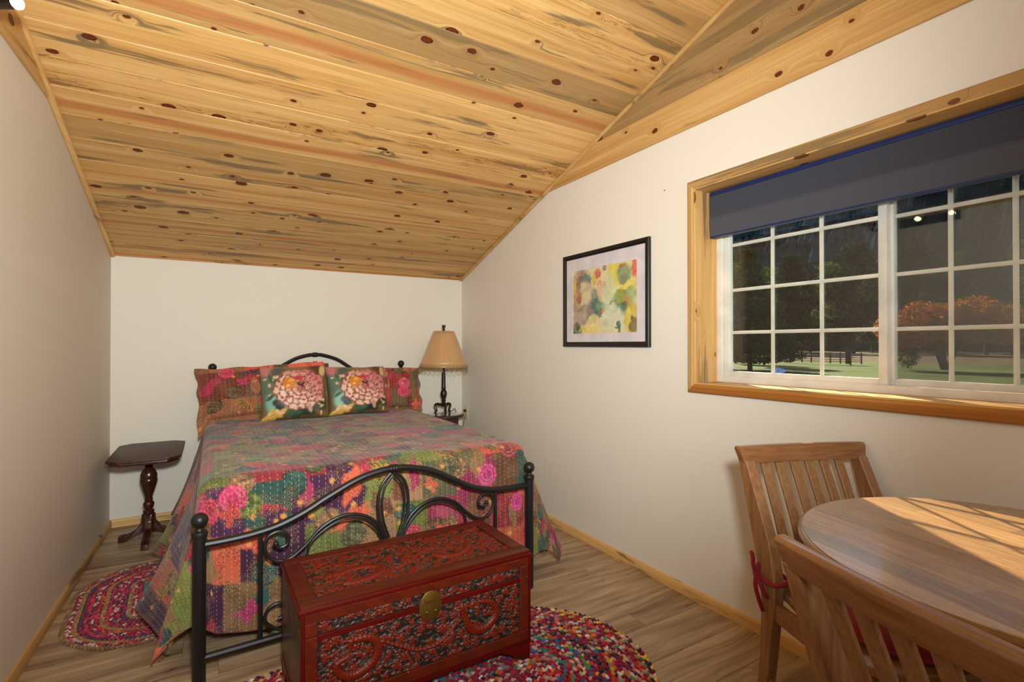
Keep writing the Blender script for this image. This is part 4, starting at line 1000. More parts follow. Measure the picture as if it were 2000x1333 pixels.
braided_rug('braided_rug', 'small oval crimson braided rug between left wall and bed', (-0.245, 2.96, 0.0), R(90 + 3), 0.325, 0.15, 0.0182, small_cols, 9, hgt=0.009)

# ------------------------------------------------------------------ LEFT SIDE TABLE
st = thing('side_table', 'dark walnut pedestal side table with clipped corners by the left wall', 'side table', (-0.338, 3.855, 0))
hx, hy, cc = 0.180, 0.310, 0.058
octo = lambda k: [(-hx + cc + k, -hy + k), (hx - cc - k, -hy + k), (hx - k, -hy + cc + k), (hx - k, hy - cc - k), (hx - cc - k, hy - k), (-hx + cc + k, hy - k), (-hx + k, hy - cc - k), (-hx + k, -hy + cc + k)]
octo = lambda k: [((1 - k / hx) * a, (1 - k / hy) * b) for a, b in [(-hx + cc, -hy), (hx - cc, -hy), (hx, -hy + cc), (hx, hy - cc), (hx - cc, hy), (-hx + cc, hy), (-hx, hy - cc), (-hx, -hy + cc)]]
mk('tabletop', Geo().prism(octo(0), 'z', 0.530, 0.546), M_walnut, st, bevel=0.004)
mk('apron', Geo().prism(octo(0.014), 'z', 0.512, 0.530), M_turned, st, bevel=0.003)
mk('column', Geo().lathe([(0.036, 0.09), (0.036, 0.15), (0.028, 0.158), (0.031, 0.172), (0.020, 0.182), (0.026, 0.196), (0.030, 0.212), (0.026, 0.226), (0.019, 0.232), (0.024, 0.240), (0.019, 0.248), (0.022, 0.27), (0.034, 0.31), (0.0455, 0.352), (0.0455, 0.366), (0.043, 0.372), (0.0445, 0.378), (0.044, 0.398), (0.034, 0.425), (0.020, 0.440), (0.026, 0.447), (0.021, 0.454), (0.026, 0.470), (0.034, 0.490), (0.038, 0.512)], (0, 0, 0), 28), M_turned, st)
for a, L in ((0, 0.150), (90, 0.225), (180, 0.150), (270, 0.225)):
    prof = [(0.0, 0.055), (0.0, 0.150), (0.034, 0.150), (0.037, 0.110), (0.060, 0.072), (L * 0.62, 0.052), (L * 0.85, 0.050), (L, 0.034), (L, 0.0), (L - 0.035, 0.0), (L * 0.6, 0.014), (0.05, 0.035)]
    g = Geo().prism(prof, 'y', -0.019, 0.019)
    mk('foot', g, M_turned, st, bevel=0.003, rot=(0, 0, R(a)))
    
# ------------------------------------------------------------------ ROUND NIGHT STAND, LAMP
NX, NY = 1.672, 3.925
ns = thing('nightstand', 'small round dark wood bedside table with glass top in the corner', 'side table', (NX, NY, 0))
mk('tabletop', Geo().lathe([(0.150, 0.600), (0.163, 0.602), (0.168, 0.608), (0.167, 0.616), (0.160, 0.6185)], (0, 0, 0), 40), M_walnut, ns)
m = M('smoked_glass'); m.set(color=m.mix(m.noise(m.coord(), 3, 2), srgb(70, 58, 50), srgb(84, 70, 60)), rough=0.04, spec=0.9, coat=1.0)
mk('glass_top', Geo().lathe([(0.150, 0.6187), (0.156, 0.620), (0.156, 0.6235), (0.152, 0.6245)], (0, 0, 0), 40), m.m, ns)
mk('apron', Geo().lathe([(0.118, 0.555), (0.122, 0.56), (0.122, 0.600), (0.118, 0.600)], (0, 0, 0), 32), M_walnut, ns)
for a in (45, 135, 225, 315):
    mk('leg', Geo().lathe([(0.010, 0), (0.012, 0.02), (0.013, 0.30), (0.017, 0.46), (0.012, 0.475), (0.019, 0.49), (0.019, 0.5999)], (0.105 * math.cos(R(a)), 0.105 * math.sin(R(a)), 0), 14), M_walnut, ns)
lamp = thing('table_lamp', 'bronze table lamp with pleated gold silk shade, on round bedside table', 'lamp', (NX - 0.006, NY - 0.005, 0.6246))
mk('stem', Geo().lathe([(0.008, 0.058), (0.022, 0.062), (0.028, 0.078), (0.018, 0.090), (0.014, 0.100), (0.020, 0.112), (0.016, 0.122), (0.026, 0.150), (0.028, 0.176), (0.020, 0.196), (0.015, 0.204), (0.019, 0.214), (0.0165, 0.225), (0.0155, 0.300), (0.0105, 0.400), (0.013, 0.408), (0.009, 0.42), (0.009, 0.47), (0.012, 0.475), (0.006, 0.5)], (0, 0, 0), 20), M_bronze, lamp)
for a in (20, 140, 260):
    c_, s_ = math.cos(R(a)), math.sin(R(a))
    P = smooth_path([(0.0, 0, 0.078), (0.030 * c_, 0.030 * s_, 0.076), (0.060 * c_, 0.060 * s_, 0.080), (0.076 * c_, 0.076 * s_, 0.066), (0.066 * c_, 0.066 * s_, 0.040), (0.063 * c_, 0.063 * s_, 0.022), (0.074 * c_, 0.074 * s_, 0.010)], 4)
    g = Geo().tube(P, [0.012] * 8 + [0.010] * 10 + [0.009] * (len(P) - 18), 10); g.sphere((0.070 * c_, 0.070 * s_, 0.0095), 0.0095, 10, 7)
    mk('foot', g, M_bronze, lamp)
m = M('gold_silk'); co = m.coord(); sx = m.n('SeparateXYZ'); m.l(co, sx.inputs[0]); an = m.math('ARCTAN2', sx.outputs[1], sx.outputs[0])
ca = m.n('CombineXYZ'); m.l(m.math('MULTIPLY', an, 40), ca.inputs[0]); m.l(m.math('MULTIPLY', sx.outputs[2], 3), ca.inputs[1]); n_ = m.noise(ca.outputs[0], 1.0, 3); n2 = m.noise(m.vmul(co, (4, 4, 260)), 1.0, 2)
m.set(color=m.mix(n_, srgb(204, 162, 112), srgb(184, 138, 86)), rough=0.36, spec=0.5, sheen=0.3); m.b.inputs['Anisotropic'].default_value = 0.5
m.bump(m.math('ADD', n_, m.math('MULTIPLY', n2, 0.4)), 0.25, 0.002); M_silk = m.m
zsb, zst = 0.405, 0.692
g = Geo(); seg = 96
v = []; f = []
for i in range(9):
    t = i / 8; r0 = 0.200 + (0.086 - 0.200) * t; z_ = zsb + (zst - zsb) * t
    for k in range(seg): rr = r0 + (0.0008 if k % 2 else -0.0008); a = 2 * math.pi * k / seg; v.append((rr * math.cos(a), rr * math.sin(a), z_))
for i in range(8):
    for k in range(seg): f.append((i * seg + k, i * seg + (k + 1) % seg, (i + 1) * seg + (k + 1) % seg, (i + 1) * seg + k))
g.add(v, f); sh = mk('lamp_shade', g, M_silk, lamp)
sm = sh.modifiers.new('t', 'SOLIDIFY'); sm.thickness = 0.002
M_bead = simple('gold_beads', srgb(164, 134, 90), 0.3)
g = Geo(); g.tube([(0.2015 * math.cos(a), 0.2015 * math.sin(a), zsb - 0.006) for a in [2 * math.pi * k / 60 for k in range(60)]], 0.009, 8, closed=True, flat=(0.35, 0.35, 1)); mk('trim_band', g, M_bead, sh)
g = Geo()
for k in range(56):
    a = 2 * math.pi * k / 56; L = 0.024 + 0.010 * (k % 2)
    x_, y_ = 0.2 * math.cos(a), 0.2 * math.sin(a); g.tube([(x_, y_, zsb - 0.014), (x_, y_, zsb - 0.014 - L)], 0.0012, 4); g.sphere((x_, y_, zsb - 0.016 - L), 0.0052, 6, 5); g.sphere((x_, y_, zsb - 0.016 - L * 0.5), 0.0036, 6, 4)
o = mk('bead_fringe', g, M_bead, sh); o['kind'] = 'stuff'
mk('finial', Geo().lathe([(0.004, 0.68), (0.009, 0.694), (0.011, 0.700), (0.008, 0.706), (0.009, 0.712), (0.016, 0.736), (0.015, 0.742), (0.006, 0.744)], (0, 0, 0), 14), M_bronze, lamp)
g = Geo()
for a in (0, 120, 240): g.tube([(0, 0, zst - 0.008), (0.086 * math.cos(R(a)), 0.086 * math.sin(R(a)), zst - 0.003)], 0.0018, 6)
g.tube([(0, 0, 0.49), (0.055, 0, 0.56), (0.04, 0, 0.66), (0, 0, zst - 0.008)], 0.0018, 6); mk('harp', g, M_bronze, lamp)
M_cord = simple('brown_cord', srgb(40, 26, 18), 0.6)
P = smooth_path([(NX + 0.01, NY + 0.02, 0.632), (NX + 0.05, NY + 0.05, 0.632), (NX + 0.12, NY + 0.10, 0.632), (NX + 0.155, NY + 0.125, 0.64), (NX + 0.185, NY + 0.13, 0.56), (NX + 0.20, NY + 0.14, 0.42), (NX + 0.24, NY + 0.15, 0.46), (NX + 0.262, NY + 0.155, 0.56)], 5)
tag(mk('lamp_cord', Geo().tube(P, 0.0028, 6), M_cord), 'thin brown lamp cord running from the lamp to the wall outlet', 'cord')

def outlet(loc, rz, label, hcm):
    r_ = thing('wall_outlet', label, 'outlet', loc, rz)
    mk('cover_plate', Geo().box((0, -0.003, 0), (0.072, 0.006, 0.116)), M_plate, r_, bevel=0.002)
    for z_ in (-0.021, 0.021):
        s_ = mk('socket', Geo().box((0, -0.007, z_), (0.034, 0.003, 0.029)), M_plate, r_, bevel=0.001)
        g = Geo(); g.box((-0.006, -0.0088, z_ + 0.003), (0.002, 0.001, 0.008)); g.box((0.006, -0.0088, z_ + 0.003), (0.002, 0.001, 0.008)); g.box((0, -0.0088, z_ - 0.007), (0.004, 0.001, 0.004)); mk('slot', g, M_metal, s_, smooth=False)
    return r_
ol = outlet((XR, 4.096, 0.590), R(-90), 'cream wall outlet with lamp plug on the right wall by the corner', 0)
mk('plug', Geo().box((0.0, -0.018, 0.021), (0.022, 0.022, 0.024)), M_cord, ol, bevel=0.004)
outlet((-0.080, YB, 0.371), 0, 'cream wall outlet low on the back wall, half hidden by the bed', 0)

# ------------------------------------------------------------------ FRAMED PICTURE
pic = thing('framed_picture', 'abstract watercolour in a black frame with white mat on right wall', 'picture', (XR, 2.252, 1.479), R(-90))
PWd, PHt = 0.742, 0.578
g = Geo(); fw = 0.030; prof = [(0, 0), (0, 0.016), (0.003, 0.020), (0.020, 0.020), (0.026, 0.015), (fw, 0.013), (fw, 0)]
for (a, b, n_) in (((-PWd / 2, -PHt / 2), (PWd / 2, -PHt / 2), (0, 1)), ((PWd / 2, -PHt / 2), (PWd / 2, PHt / 2), (-1, 0)), ((PWd / 2, PHt / 2), (-PWd / 2, PHt / 2), (0, -1)), ((-PWd / 2, PHt / 2), (-PWd / 2, -PHt / 2), (1, 0))):
    a = Vector(a); b = Vector(b); d = (b - a).normalized(); n_ = Vector(n_); v = []
    for e, sg in ((a, 1), (b, -1)):
        for w_, t in prof: q = e + n_ * w_ + d * sg * w_; v.append((q.x, -t - 0.001, q.y))
    k = len(prof); f = [tuple(range(k)), tuple(range(k, 2 * k))[::-1]] + [(i, i + k, (i + 1) % k + k, (i + 1) % k) for i in range(k)]
    mk('frame', Geo().add(v, f), simple('black_frame', srgb(20, 16, 14), 0.35), pic, angle=25)
mk('backing', Geo().box((0, -0.004, 0), (PWd - 0.04, 0.006, PHt - 0.04)), M_metal, pic, smooth=False)
M_mat = simple('mat_board', srgb(214, 204, 204), 0.8)
AW, AH = 0.555, 0.392; ay = -0.012
g = Geo(); iw, ih = PWd / 2 - fw + 0.002, PHt / 2 - fw + 0.002
g.box((0, -0.009, (ih + ay + AH / 2) / 2), (2 * iw, 0.003, ih - ay - AH / 2)); g.box((0, -0.009, (-ih + ay - AH / 2) / 2), (2 * iw, 0.003, ih + ay - AH / 2))
for sx in (-1, 1): g.box((sx * (iw + AW / 2) / 2, -0.009, ay), (iw - AW / 2, 0.003, AH))
mk('mat_board', g, M_mat, pic, smooth=False)
def art():
    res = 0.0025; cv = Canvas(AW, AH, res, rgb(214, 204, 160)); r_ = random.Random(15); U = r_.uniform
    W, H = AW, AH
    def B(x, y, rx, ry, rot, c, soft=0.5, wob=0.2, a=0.9, lobes=5):
        cv.blob(x * W, y * H, rx * W, ry * W, rot, rgb(*c), soft, wob * .6, a * .85, lobes=r_.choice([2, 3, 7]), ph=U(0, 6))
        if rx > .02:                              # ragged watery edges
            for q in range(7): t_ = U(0, 6.28); k_ = U(.18, .42); cv.blob((x + rx * .8 * math.cos(t_)) * W, y * H + ry * .8 * math.sin(t_) * W, rx * k_ * W, ry * U(.18, .42) * W, U(0, 3), rgb(*c) * U(.82, 1.12), .4, .2, .7, lobes=3, ph=U(0, 6))
    B(.12, .82, .16, .12, 0, (150, 120, 100)); B(.13, .75, .09, .1, 0, (118, 84, 76)); B(.27, .78, .035, .10, .5, (60, 84, 96)); B(.22, .86, .08, .04, 0, (70, 110, 110)); B(.03, .70, .03, .12, 0, (214, 186, 60))
    B(.10, .50, .10, .16, .2, (166, 130, 104)); B(.24, .62, .14, .13, 0, (206, 190, 150), .3); B(.12, .58, .03, .05, 0, (196, 96, 40)); B(.10, .54, .04, .05, 0, (140, 70, 70))
    B(.18, .28, .20, .10, .3, (150, 130, 122)); B(.12, .24, .14, .07, 0, (170, 150, 140)); B(.35, .38, .10, .14, -.5, (110, 96, 104)); B(.40, .44, .07, .10, .3, (44, 96, 84)); B(.50, .40, .10, .05, .4, (90, 150, 126)); B(.36, .60, .06, .05, 0, (120, 130, 122))
    B(.33, .12, .13, .10, .9, (226, 206, 140), .12, .08); B(.28, .06, .20, .06, 0, (232, 208, 130), .2); B(.20, .02, .16, .04, 0, (228, 200, 110), .3)
    B(.42, .90, .05, .05, 0, (206, 60, 74)); B(.39, .86, .025, .025, 0, (110, 50, 40)); B(.36, .82, .04, .06, 0, (210, 170, 70)); B(.53, .97, .03, .03, 0, (120, 90, 130)); B(.45, .75, .032, .028, 0, (216, 56, 40)); B(.44, .77, .02, .015, 0, (236, 160, 60))
    B(.50, .62, .09, .10, 0, (214, 170, 136), .4); B(.55, .58, .020, .07, -.2, (206, 70, 84)); B(.57, .60, .012, .05, -.2, (214, 150, 40))
    B(.75, .80, .18, .16, .2, (222, 206, 96)); B(.66, .86, .07, .14, 0, (222, 196, 60)); B(.85, .66, .16, .06, 0, (226, 206, 80)); B(.82, .85, .09, .09, 0, (100, 130, 104)); B(.80, .76, .06, .05, 0, (110, 110, 90)); B(.80, .95, .05, .02, 0, (150, 90, 60)); B(.97, .90, .04, .09, 0, (212, 66, 66)); B(.99, .80, .02, .03, 0, (226, 110, 60))
    B(.62, .55, .10, .22, 0, (198, 206, 170), .6); B(.80, .42, .13, .12, .4, (70, 118, 84)); B(.76, .52, .06, .08, 0, (140, 150, 50)); B(.86, .45, .05, .06, 0, (200, 120, 60)); B(.84, .40, .03, .03, 0, (80, 60, 40)); B(.66, .38, .06, .06, 0, (130, 140, 120)); B(.77, .36, .10, .04, .2, (50, 90, 80)); B(.92, .55, .08, .06, 0, (150, 170, 110))
    B(.47, .30, .025, .05, -.6, (90, 70, 60)); B(.50, .33, .03, .02, 0, (218, 110, 60)); B(.65, .22, .14, .14, 0, (204, 212, 184), .4); B(.74, .12, .030, .035, 0, (36, 84, 76)); B(.75, .05, .018, .05, .1, (30, 74, 70)); B(.71, .07, .03, .01, 0, (40, 90, 80))
    B(.95, .15, .12, .17, .3, (206, 176, 60)); B(.95, .10, .06, .08, 0, (96, 80, 50)); B(.88, .22, .04, .08, 0, (226, 196, 70)); B(.06, .06, .09, .07, 0, (60, 90, 80)); B(.09, .08, .03, .03, 0, (40, 50, 40)); B(.02, .12, .02, .02, 0, (200, 80, 50)); B(.12, .05, .02, .02, 0, (200, 160, 60))
    for k in range(700): B(U(0, 1), U(0, 1), U(.004, .02), U(.002, .006), U(0, 3), r_.choice([(226, 214, 170), (150, 140, 110), (220, 190, 110), (120, 140, 120), (180, 150, 120)]), .7, .2, .35)
    cv.c = cv.c * 0.78 + rgb(206, 190, 140) * 0.22
    X, Y = np.broadcast_arrays(cv.x, cv.y)
    P = np.stack([X - AW / 2, np.full_like(X, -0.0085), Y - AH / 2 + ay], -1)
    grid_mesh('painting', P, np.stack([X, Y], -1), cv.c, mat_attr('watercolour', rough=0.6, spec=0.3), pic)
art()
mk('nail', Geo().sphere((1.955, 1.783, 1.983), 0.0028, 8, 6), M_metal)
tag(bpy.data.objects['nail'], 'tiny dark nail in the wall above and right of the picture', 'nail')

# ------------------------------------------------------------------ DINING TABLE AND CHAIRS
TX, TY, TR, TZ = 1.405, 0.328, 0.412, 0.780
dt_ = thing('dining_table', 'round oak pedestal dining table under the window', 'table', (TX, TY, 0), R(-15))
mk('tabletop', Geo().lathe([(TR - 0.009, TZ - 0.0002), (0.001, TZ)], (0, 0, 0), 96, cap=False).lathe([(TR - 0.009, TZ - 0.006), (TR - 0.009, TZ - 0.0002)], seg=96, cap=False), M_table, dt_, smooth=True)
mk('rim', Geo().lathe([(TR - 0.0089, TZ - 0.012), (TR - 0.0089, TZ - 0.0030), (TR - 0.003, TZ - 0.004), (TR, TZ - 0.008), (TR, TZ - 0.014), (TR - 0.006, TZ - 0.022), (TR - 0.03, TZ - 0.024), (0.001, TZ - 0.024)], (0, 0, 0), 96, cap=False), M_tabedge, dt_, angle=60)
mk('apron', Geo().lathe([(TR - 0.075, TZ - 0.085), (TR - 0.065, TZ - 0.085), (TR - 0.065, TZ - 0.024), (TR - 0.075, TZ - 0.024)], (0, 0, 0), 64), M_tabedge, dt_)
mk('pedestal', Geo().lathe([(0.06, 0.10), (0.075, 0.12), (0.075, 0.20), (0.05, 0.23), (0.07, 0.30), (0.085, 0.40), (0.06, 0.50), (0.045, 0.54), (0.06, 0.57), (0.07, 0.62), (0.16, 0.66), (0.16, TZ - 0.024)], (0, 0, 0), 28), M_tabedge, dt_)
for a in (45, 135, 225, 315):
    mk('foot', Geo().prism([(0.0, 0.10), (0.0, 0.19), (0.08, 0.17), (0.24, 0.075), (0.30, 0.04), (0.30, 0.0), (0.26, 0.0), (0.20, 0.03), (0.07, 0.10)], 'y', -0.028, 0.028), M_tabedge, dt_, bevel=0.006, rot=(0, 0, R(a)))

def make_chair(label, loc, rz):
    ch = thing('dining_chair', label, 'chair', loc, rz, 'slat back dining chairs')
    HW = 0.212
    for sx in (-1, 1):                                        # rear legs run up into the back
        prof = [(-0.045, 0.0), (-0.008, 0.0), (0.030, 0.25), (0.052, 0.42), (0.052, 0.50), (0.028, 0.60), (-0.030, 0.72), (-0.082, 0.823), (-0.124, 0.823), (-0.060, 0.62), (-0.016, 0.48), (-0.008, 0.40), (-0.014, 0.25)]
        P = [(p.x, p.y) for p in [Vector((a, b, 0)) for a, b in prof]]
        mk('leg', Geo().prism(P, 'x', sx * HW - 0.017, sx * HW + 0.017), M_chair, ch, bevel=0.003, bseg=1, angle=20)
        g = Geo(); v = []
        for z_, w_ in ((0, 0.015), (0.40, 0.020)):
            v += [(sx * (HW + 0.012) + a * w_, 0.395 + b * w_, z_) for a, b in ((-1, -1), (1, -1), (1, 1), (-1, 1))]
        g.add(v, [(3, 2, 1, 0), (4, 5, 6, 7)] + [(i, (i + 1) % 4, (i + 1) % 4 + 4, i + 4) for i in range(4)]); mk('leg', g, M_chair, ch, bevel=0.003)
    # crest rail, slightly bowed
    v = []; f = []; n = 13; sec = [(-0.017, -0.027), (0.015, -0.029), (0.013, 0.018), (0.007, 0.026), (-0.010, 0.026), (-0.018, 0.018)]
    for i in range(n):
        t = -1 + 2 * i / (n - 1); x_ = t * 0.240; bow = -0.016 * (1 - t * t)
        for (a, b) in sec: v.append((x_ - 0.012 * t * (b < 0), -0.108 + bow + a - b * 0.22, 0.839 + b))
    for i in range(n - 1):
        for k in range(6): f.append((i * 6 + k, i * 6 + (k + 1) % 6, (i + 1) * 6 + (k + 1) % 6, (i + 1) * 6 + k))
    f += [tuple(range(6))[::-1], tuple((n - 1) * 6 + k for k in range(6))]
    mk('crest_rail', Geo().add(v, f), M_rail, ch, bevel=0.0035, angle=30)
    for i in range(6):
        x_ = -0.140 + 0.056 * i; g = Geo(); P = []
        bow = -0.016 * (1 - (x_ / 0.24) ** 2)
        for (y_, z_) in ((0.024, 0.462), (-0.040, 0.642), (-0.104 + bow, 0.818)): P.append((y_, z_))
        poly = [(a + 0.006, b) for a, b in P] + [(a - 0.006, b) for a, b in P[::-1]]
        mk('slat', Geo().prism(poly, 'x', x_ - 0.0155, x_ + 0.0155), M_chair, ch, bevel=0.002, bseg=1, angle=20)
    mk('back_rail', Geo().box((0, 0.018, 0.452), (2 * HW - 0.034, 0.022, 0.045)), M_rail, ch, bevel=0.003)
    # shaped seat
    out = smooth_path([(-0.19, 0.055, 0), (-0.215, 0.16, 0), (-0.235, 0.30, 0), (-0.228, 0.39, 0), (-0.17, 0.435, 0), (0.0, 0.450, 0), (0.17, 0.435, 0), (0.228, 0.39, 0), (0.235, 0.30, 0), (0.215, 0.16, 0), (0.19, 0.055, 0)], 4)
    mk('seat', Geo().prism([(p.x, p.y) for p in out] + [(0.19, 0.03), (-0.19, 0.03)], 'z', 0.425, 0.448), M_rail, ch, bevel=0.006)
    for sx in (-1, 1): mk('apron', Geo().box((sx * (HW + 0.001), 0.215, 0.395), (0.020, 0.34, 0.055)), M_rail, ch, bevel=0.003)
    mk('apron', Geo().box((0, 0.395, 0.395), (0.40, 0.020, 0.055)), M_rail, ch, bevel=0.003)
    for sx in (-1, 1): mk('stretcher', Geo().box((sx * (HW + 0.004), 0.20, 0.165), (0.016, 0.40, 0.026)), M_chair, ch, bevel=0.003)
    return ch
def seat_cushion(label, loc, rz, bow=True):
    r_ = thing('seat_cushion', label, 'cushion', loc, rz, 'red seat cushions')
    v = []; f = []; seg = 48; rad = 0.200
    prof = [(0.02, 0.0), (0.9, 0.0), (0.985, 0.006), (1.0, 0.016), (0.985, 0.026), (0.93, 0.036), (0.75, 0.043), (0.4, 0.045), (0.02, 0.041)]
    for q, z_ in prof:
        for k in range(seg):
            a = 2 * math.pi * k / seg; sq = 1 + 0.05 * abs(math.sin(2 * a)); v.append((rad * q * sq * math.cos(a), 0.235 + rad * q * sq * math.sin(a), z_))
    for i in range(len(prof) - 1):
        for k in range(seg): f.append((i * seg + k, i * seg + (k + 1) % seg, (i + 1) * seg + (k + 1) % seg, (i + 1) * seg + k))
    f += [tuple(range(seg))[::-1], tuple((len(prof) - 1) * seg + k for k in range(seg))]
    mk('pad', Geo().add(v, f), M_velvet, r_)
    mk('piping', Geo().tube([(0.202 * (1 + 0.05 * abs(math.sin(2 * a))) * math.cos(a), 0.235 + 0.202 * (1 + 0.05 * abs(math.sin(2 * a))) * math.sin(a), 0.016) for a in [2 * math.pi * k / 48 for k in range(48)]], 0.0045, 7, closed=True), M_velvet, r_)
    for sx in (-1, 1):
        def tie(pts, r=0.0065): mk('tie', Geo().tube(smooth_path(pts, 5), r, 8), M_velvet, r_)
        o_ = sx
        tie([(o_ * 0.165, 0.085, 0.030), (o_ * 0.186, 0.060, 0.040), (o_ * 0.205, 0.062, 0.036), (o_ * 0.236, 0.058, 0.034), (o_ * 0.243, 0.030, 0.040), (o_ * 0.246, 0.000, 0.046)])
        tie([(o_ * 0.165, 0.085, 0.028), (o_ * 0.180, 0.02, 0.045), (o_ * 0.185, -0.024, 0.045), (o_ * 0.215, -0.030, 0.050), (o_ * 0.242, -0.018, 0.046), (o_ * 0.246, 0.000, 0.046)])
        mk('knot', Geo().sphere((o_ * 0.248, 0.0, 0.046), 0.013, 10, 8), M_velvet, r_)
        tie([(o_ * 0.250, 0.0, 0.046), (o_ * 0.262, 0.004, 0.068), (o_ * 0.266, 0.006, 0.100), (o_ * 0.272, 0.008, 0.118)])
        tie([(o_ * 0.250, 0.0, 0.046), (o_ * 0.256, 0.004, 0.010), (o_ * 0.250, 0.012, -0.030), (o_ * 0.240, 0.016, -0.062)])
        tie([(o_ * 0.250, 0.0, 0.046), (o_ * 0.249, 0.02, 0.018), (o_ * 0.242, 0.030, -0.008), (o_ * 0.236, 0.032, -0.016)])
        tie([(o_ * 0.250, 0.0, 0.046), (o_ * 0.254, 0.008, 0.062), (o_ * 0.250, 0.012, 0.082), (o_ * 0.246, 0.006, 0.062)], 0.006)
    return r_
C1 = ((1.684, 0.867, 0), R(158.7)); C2 = ((0.923, 0.270, 0), R(-105.2))
make_chair('oak slat back chair standing against the wall, whole back in view', *C1)
make_chair('oak slat back chair in the foreground, its rail along the table edge', *C2)
seat_cushion('red velvet seat pad tied to the chair by the wall', (C1[0][0], C1[0][1], 0.449), C1[1])
seat_cushion('red velvet seat pad on the foreground chair, seen through its slats', (C2[0][0], C2[0][1], 0.449), C2[1])

# ------------------------------------------------------------------ WALL LIGHT (top left), its lamps mirror in the panes
wl_ = thing('wall_light', 'bronze wall light bar with glowing cream glass shades, high on left wall', 'wall light', (xl(1.83), 1.83, 2.203), R(-90))
wl_.rotation_euler = (0, 0, R(90) - 0.01767)
# local frame: x along the wall (towards the back of the room), -y into the room
mk('back_plate', Geo().box((0, -0.010, 0), (0.56, 0.018, 0.07)), M_bronze, wl_, bevel=0.004)
M_glow = M('lamp_glass'); M_glow.set(color=srgb(250, 236, 200), rough=0.4, emit=srgb(255, 228, 176), emits=22.0); M_glow = M_glow.m
for x_ in (-0.215, 0.0, 0.215):
    a = Vector((x_, -0.045, 0.0)); d = Vector((-0.511, -0.859, 0.0))
    mk('arm', Geo().tube([(x_, -0.015, 0), (x_, -0.05, 0)], 0.007, 10), M_bronze, wl_)
    s_ = mk('shade', Geo().tube([a, a + d * 0.010, a + d * 0.085], [0.012, 0.0165, 0.0165], 24), M_bronze, wl_)
    e = a + d * 0.0852; g = Geo().tube([e, e + d * 0.010, e + d * 0.016, e + d * 0.019], [0.0175, 0.017, 0.012, 0.004], 20); mk('bulb', g, M_glow, s_)

# ------------------------------------------------------------------ OUTSIDE
GZ = -0.5
def mat_ground():
    m = M('lawn'); co = m.coord(); n1 = m.noise(co, 0.12, 4, 0.6, 0.5); n2 = m.noise(co, 1.6, 4, 0.7); sx = m.n('SeparateXYZ'); m.l(co, sx.inputs[0])
    gcol = m.ramp(m.math('ADD', m.math('MULTIPLY', n1, 0.6), m.math('MULTIPLY', n2, 0.4)), [(0.35, srgb(50, 52, 24)), (0.52, srgb(76, 88, 34)), (0.66, srgb(100, 112, 46))])
    hay = m.ramp(n2, [(0.3, srgb(70, 54, 38)), (0.7, srgb(104, 84, 60))])
    m.set(color=m.mix(m.maprange(m.math('ADD', sx.outputs[0], m.math('MULTIPLY', n1, 14)), 60, 70), gcol, hay), rough=0.95, spec=0.1); m.bump(n2, 0.5, 0.05); return m.m
g = Geo(); nG = 30
for i in range(nG + 1):
    for j in range(nG + 1):
        x_ = 2.4 + (i / nG) ** 2 * 400; y_ = -120 + 460 * j / nG; g.v.append((x_, y_, GZ + 0.25 * noise.noise((x_ * .03, y_ * .03, 0)) * min(1, x_ / 40)))
for i in range(nG):
    for j in range(nG): a = i * (nG + 1) + j; g.f.append((a, a + nG + 1, a + nG + 2, a + 1))
gr = mk('ground', g, mat_ground()); gr['kind'] = 'structure'

def leaf_mat(name, a, b, c=None, trans=0.35):
    m = M(name); oi = m.n('ObjectInfo'); n_ = m.noise(m.coord(), 1.3, 3); col = m.ramp(n_, [(0.32, a), (0.5, b), (0.68, c or b)])
    m.set(color=col, rough=0.9, spec=0.0)
    tl = m.n('BsdfTranslucent'); m.l(col, tl.inputs[0]); mx = m.n('MixShader'); mx.inputs[0].default_value = trans; m.l(m.b.outputs[0], mx.inputs[1]); m.l(tl.outputs[0], mx.inputs[2]); m.l(mx.outputs[0], m.out.inputs[0]); return m.m
M_oleaf = leaf_mat('autumn_leaf', srgb(150, 84, 36), srgb(196, 112, 50), srgb(130, 120, 44), 0.4)
M_gleaf = leaf_mat('green_leaf', srgb(52, 66, 34), srgb(88, 104, 48), srgb(116, 128, 58), 0.25)
M_dleaf = leaf_mat('dark_leaf', srgb(26, 38, 30), srgb(40, 56, 40), srgb(64, 80, 48), 0.15)
M_hazeconif = leaf_mat('hazed_conifer', srgb(40, 56, 62), srgb(52, 70, 76), srgb(62, 82, 86), 0.05)  # distance haze put into the needle colour as extra blue
M_bark = simple('bark', srgb(60, 48, 38), 0.9)
M_soil = simple('hill_soil', srgb(44, 56, 42), 0.95)
def foliage_mesh(blobs, n, size, seed, skin=0.55):
    r_ = random.Random(seed); V = []; F = []
    tot = sum(b[3] * b[4] * b[5] for b in blobs)
    for (cx, cy, cz, rx, ry, rz) in blobs:
        for k in range(int(n * rx * ry * rz / tot)):
            d = Vector((r_.gauss(0, 1), r_.gauss(0, 1), r_.gauss(0, 1))).normalized(); q = skin + (1 - skin) * r_.random()
            p = Vector((cx + d.x * rx * q, cy + d.y * ry * q, cz + d.z * rz * q))
            a = Vector((r_.gauss(0, 1), r_.gauss(0, 1), r_.gauss(0, .7))).normalized(); b = a.cross(Vector((r_.random() - .5, r_.random() - .5, 1))).normalized(); s_ = size * r_.uniform(.6, 1.4)
            o = len(V); V += [p - a * s_, p - b * s_ * .6, p + a * s_, p + b * s_ * .6]; F.append((o, o + 1, o + 2, o + 3))
    me = bpy.data.meshes.new('foliage'); me.from_pydata([tuple(v) for v in V], [], F); return me
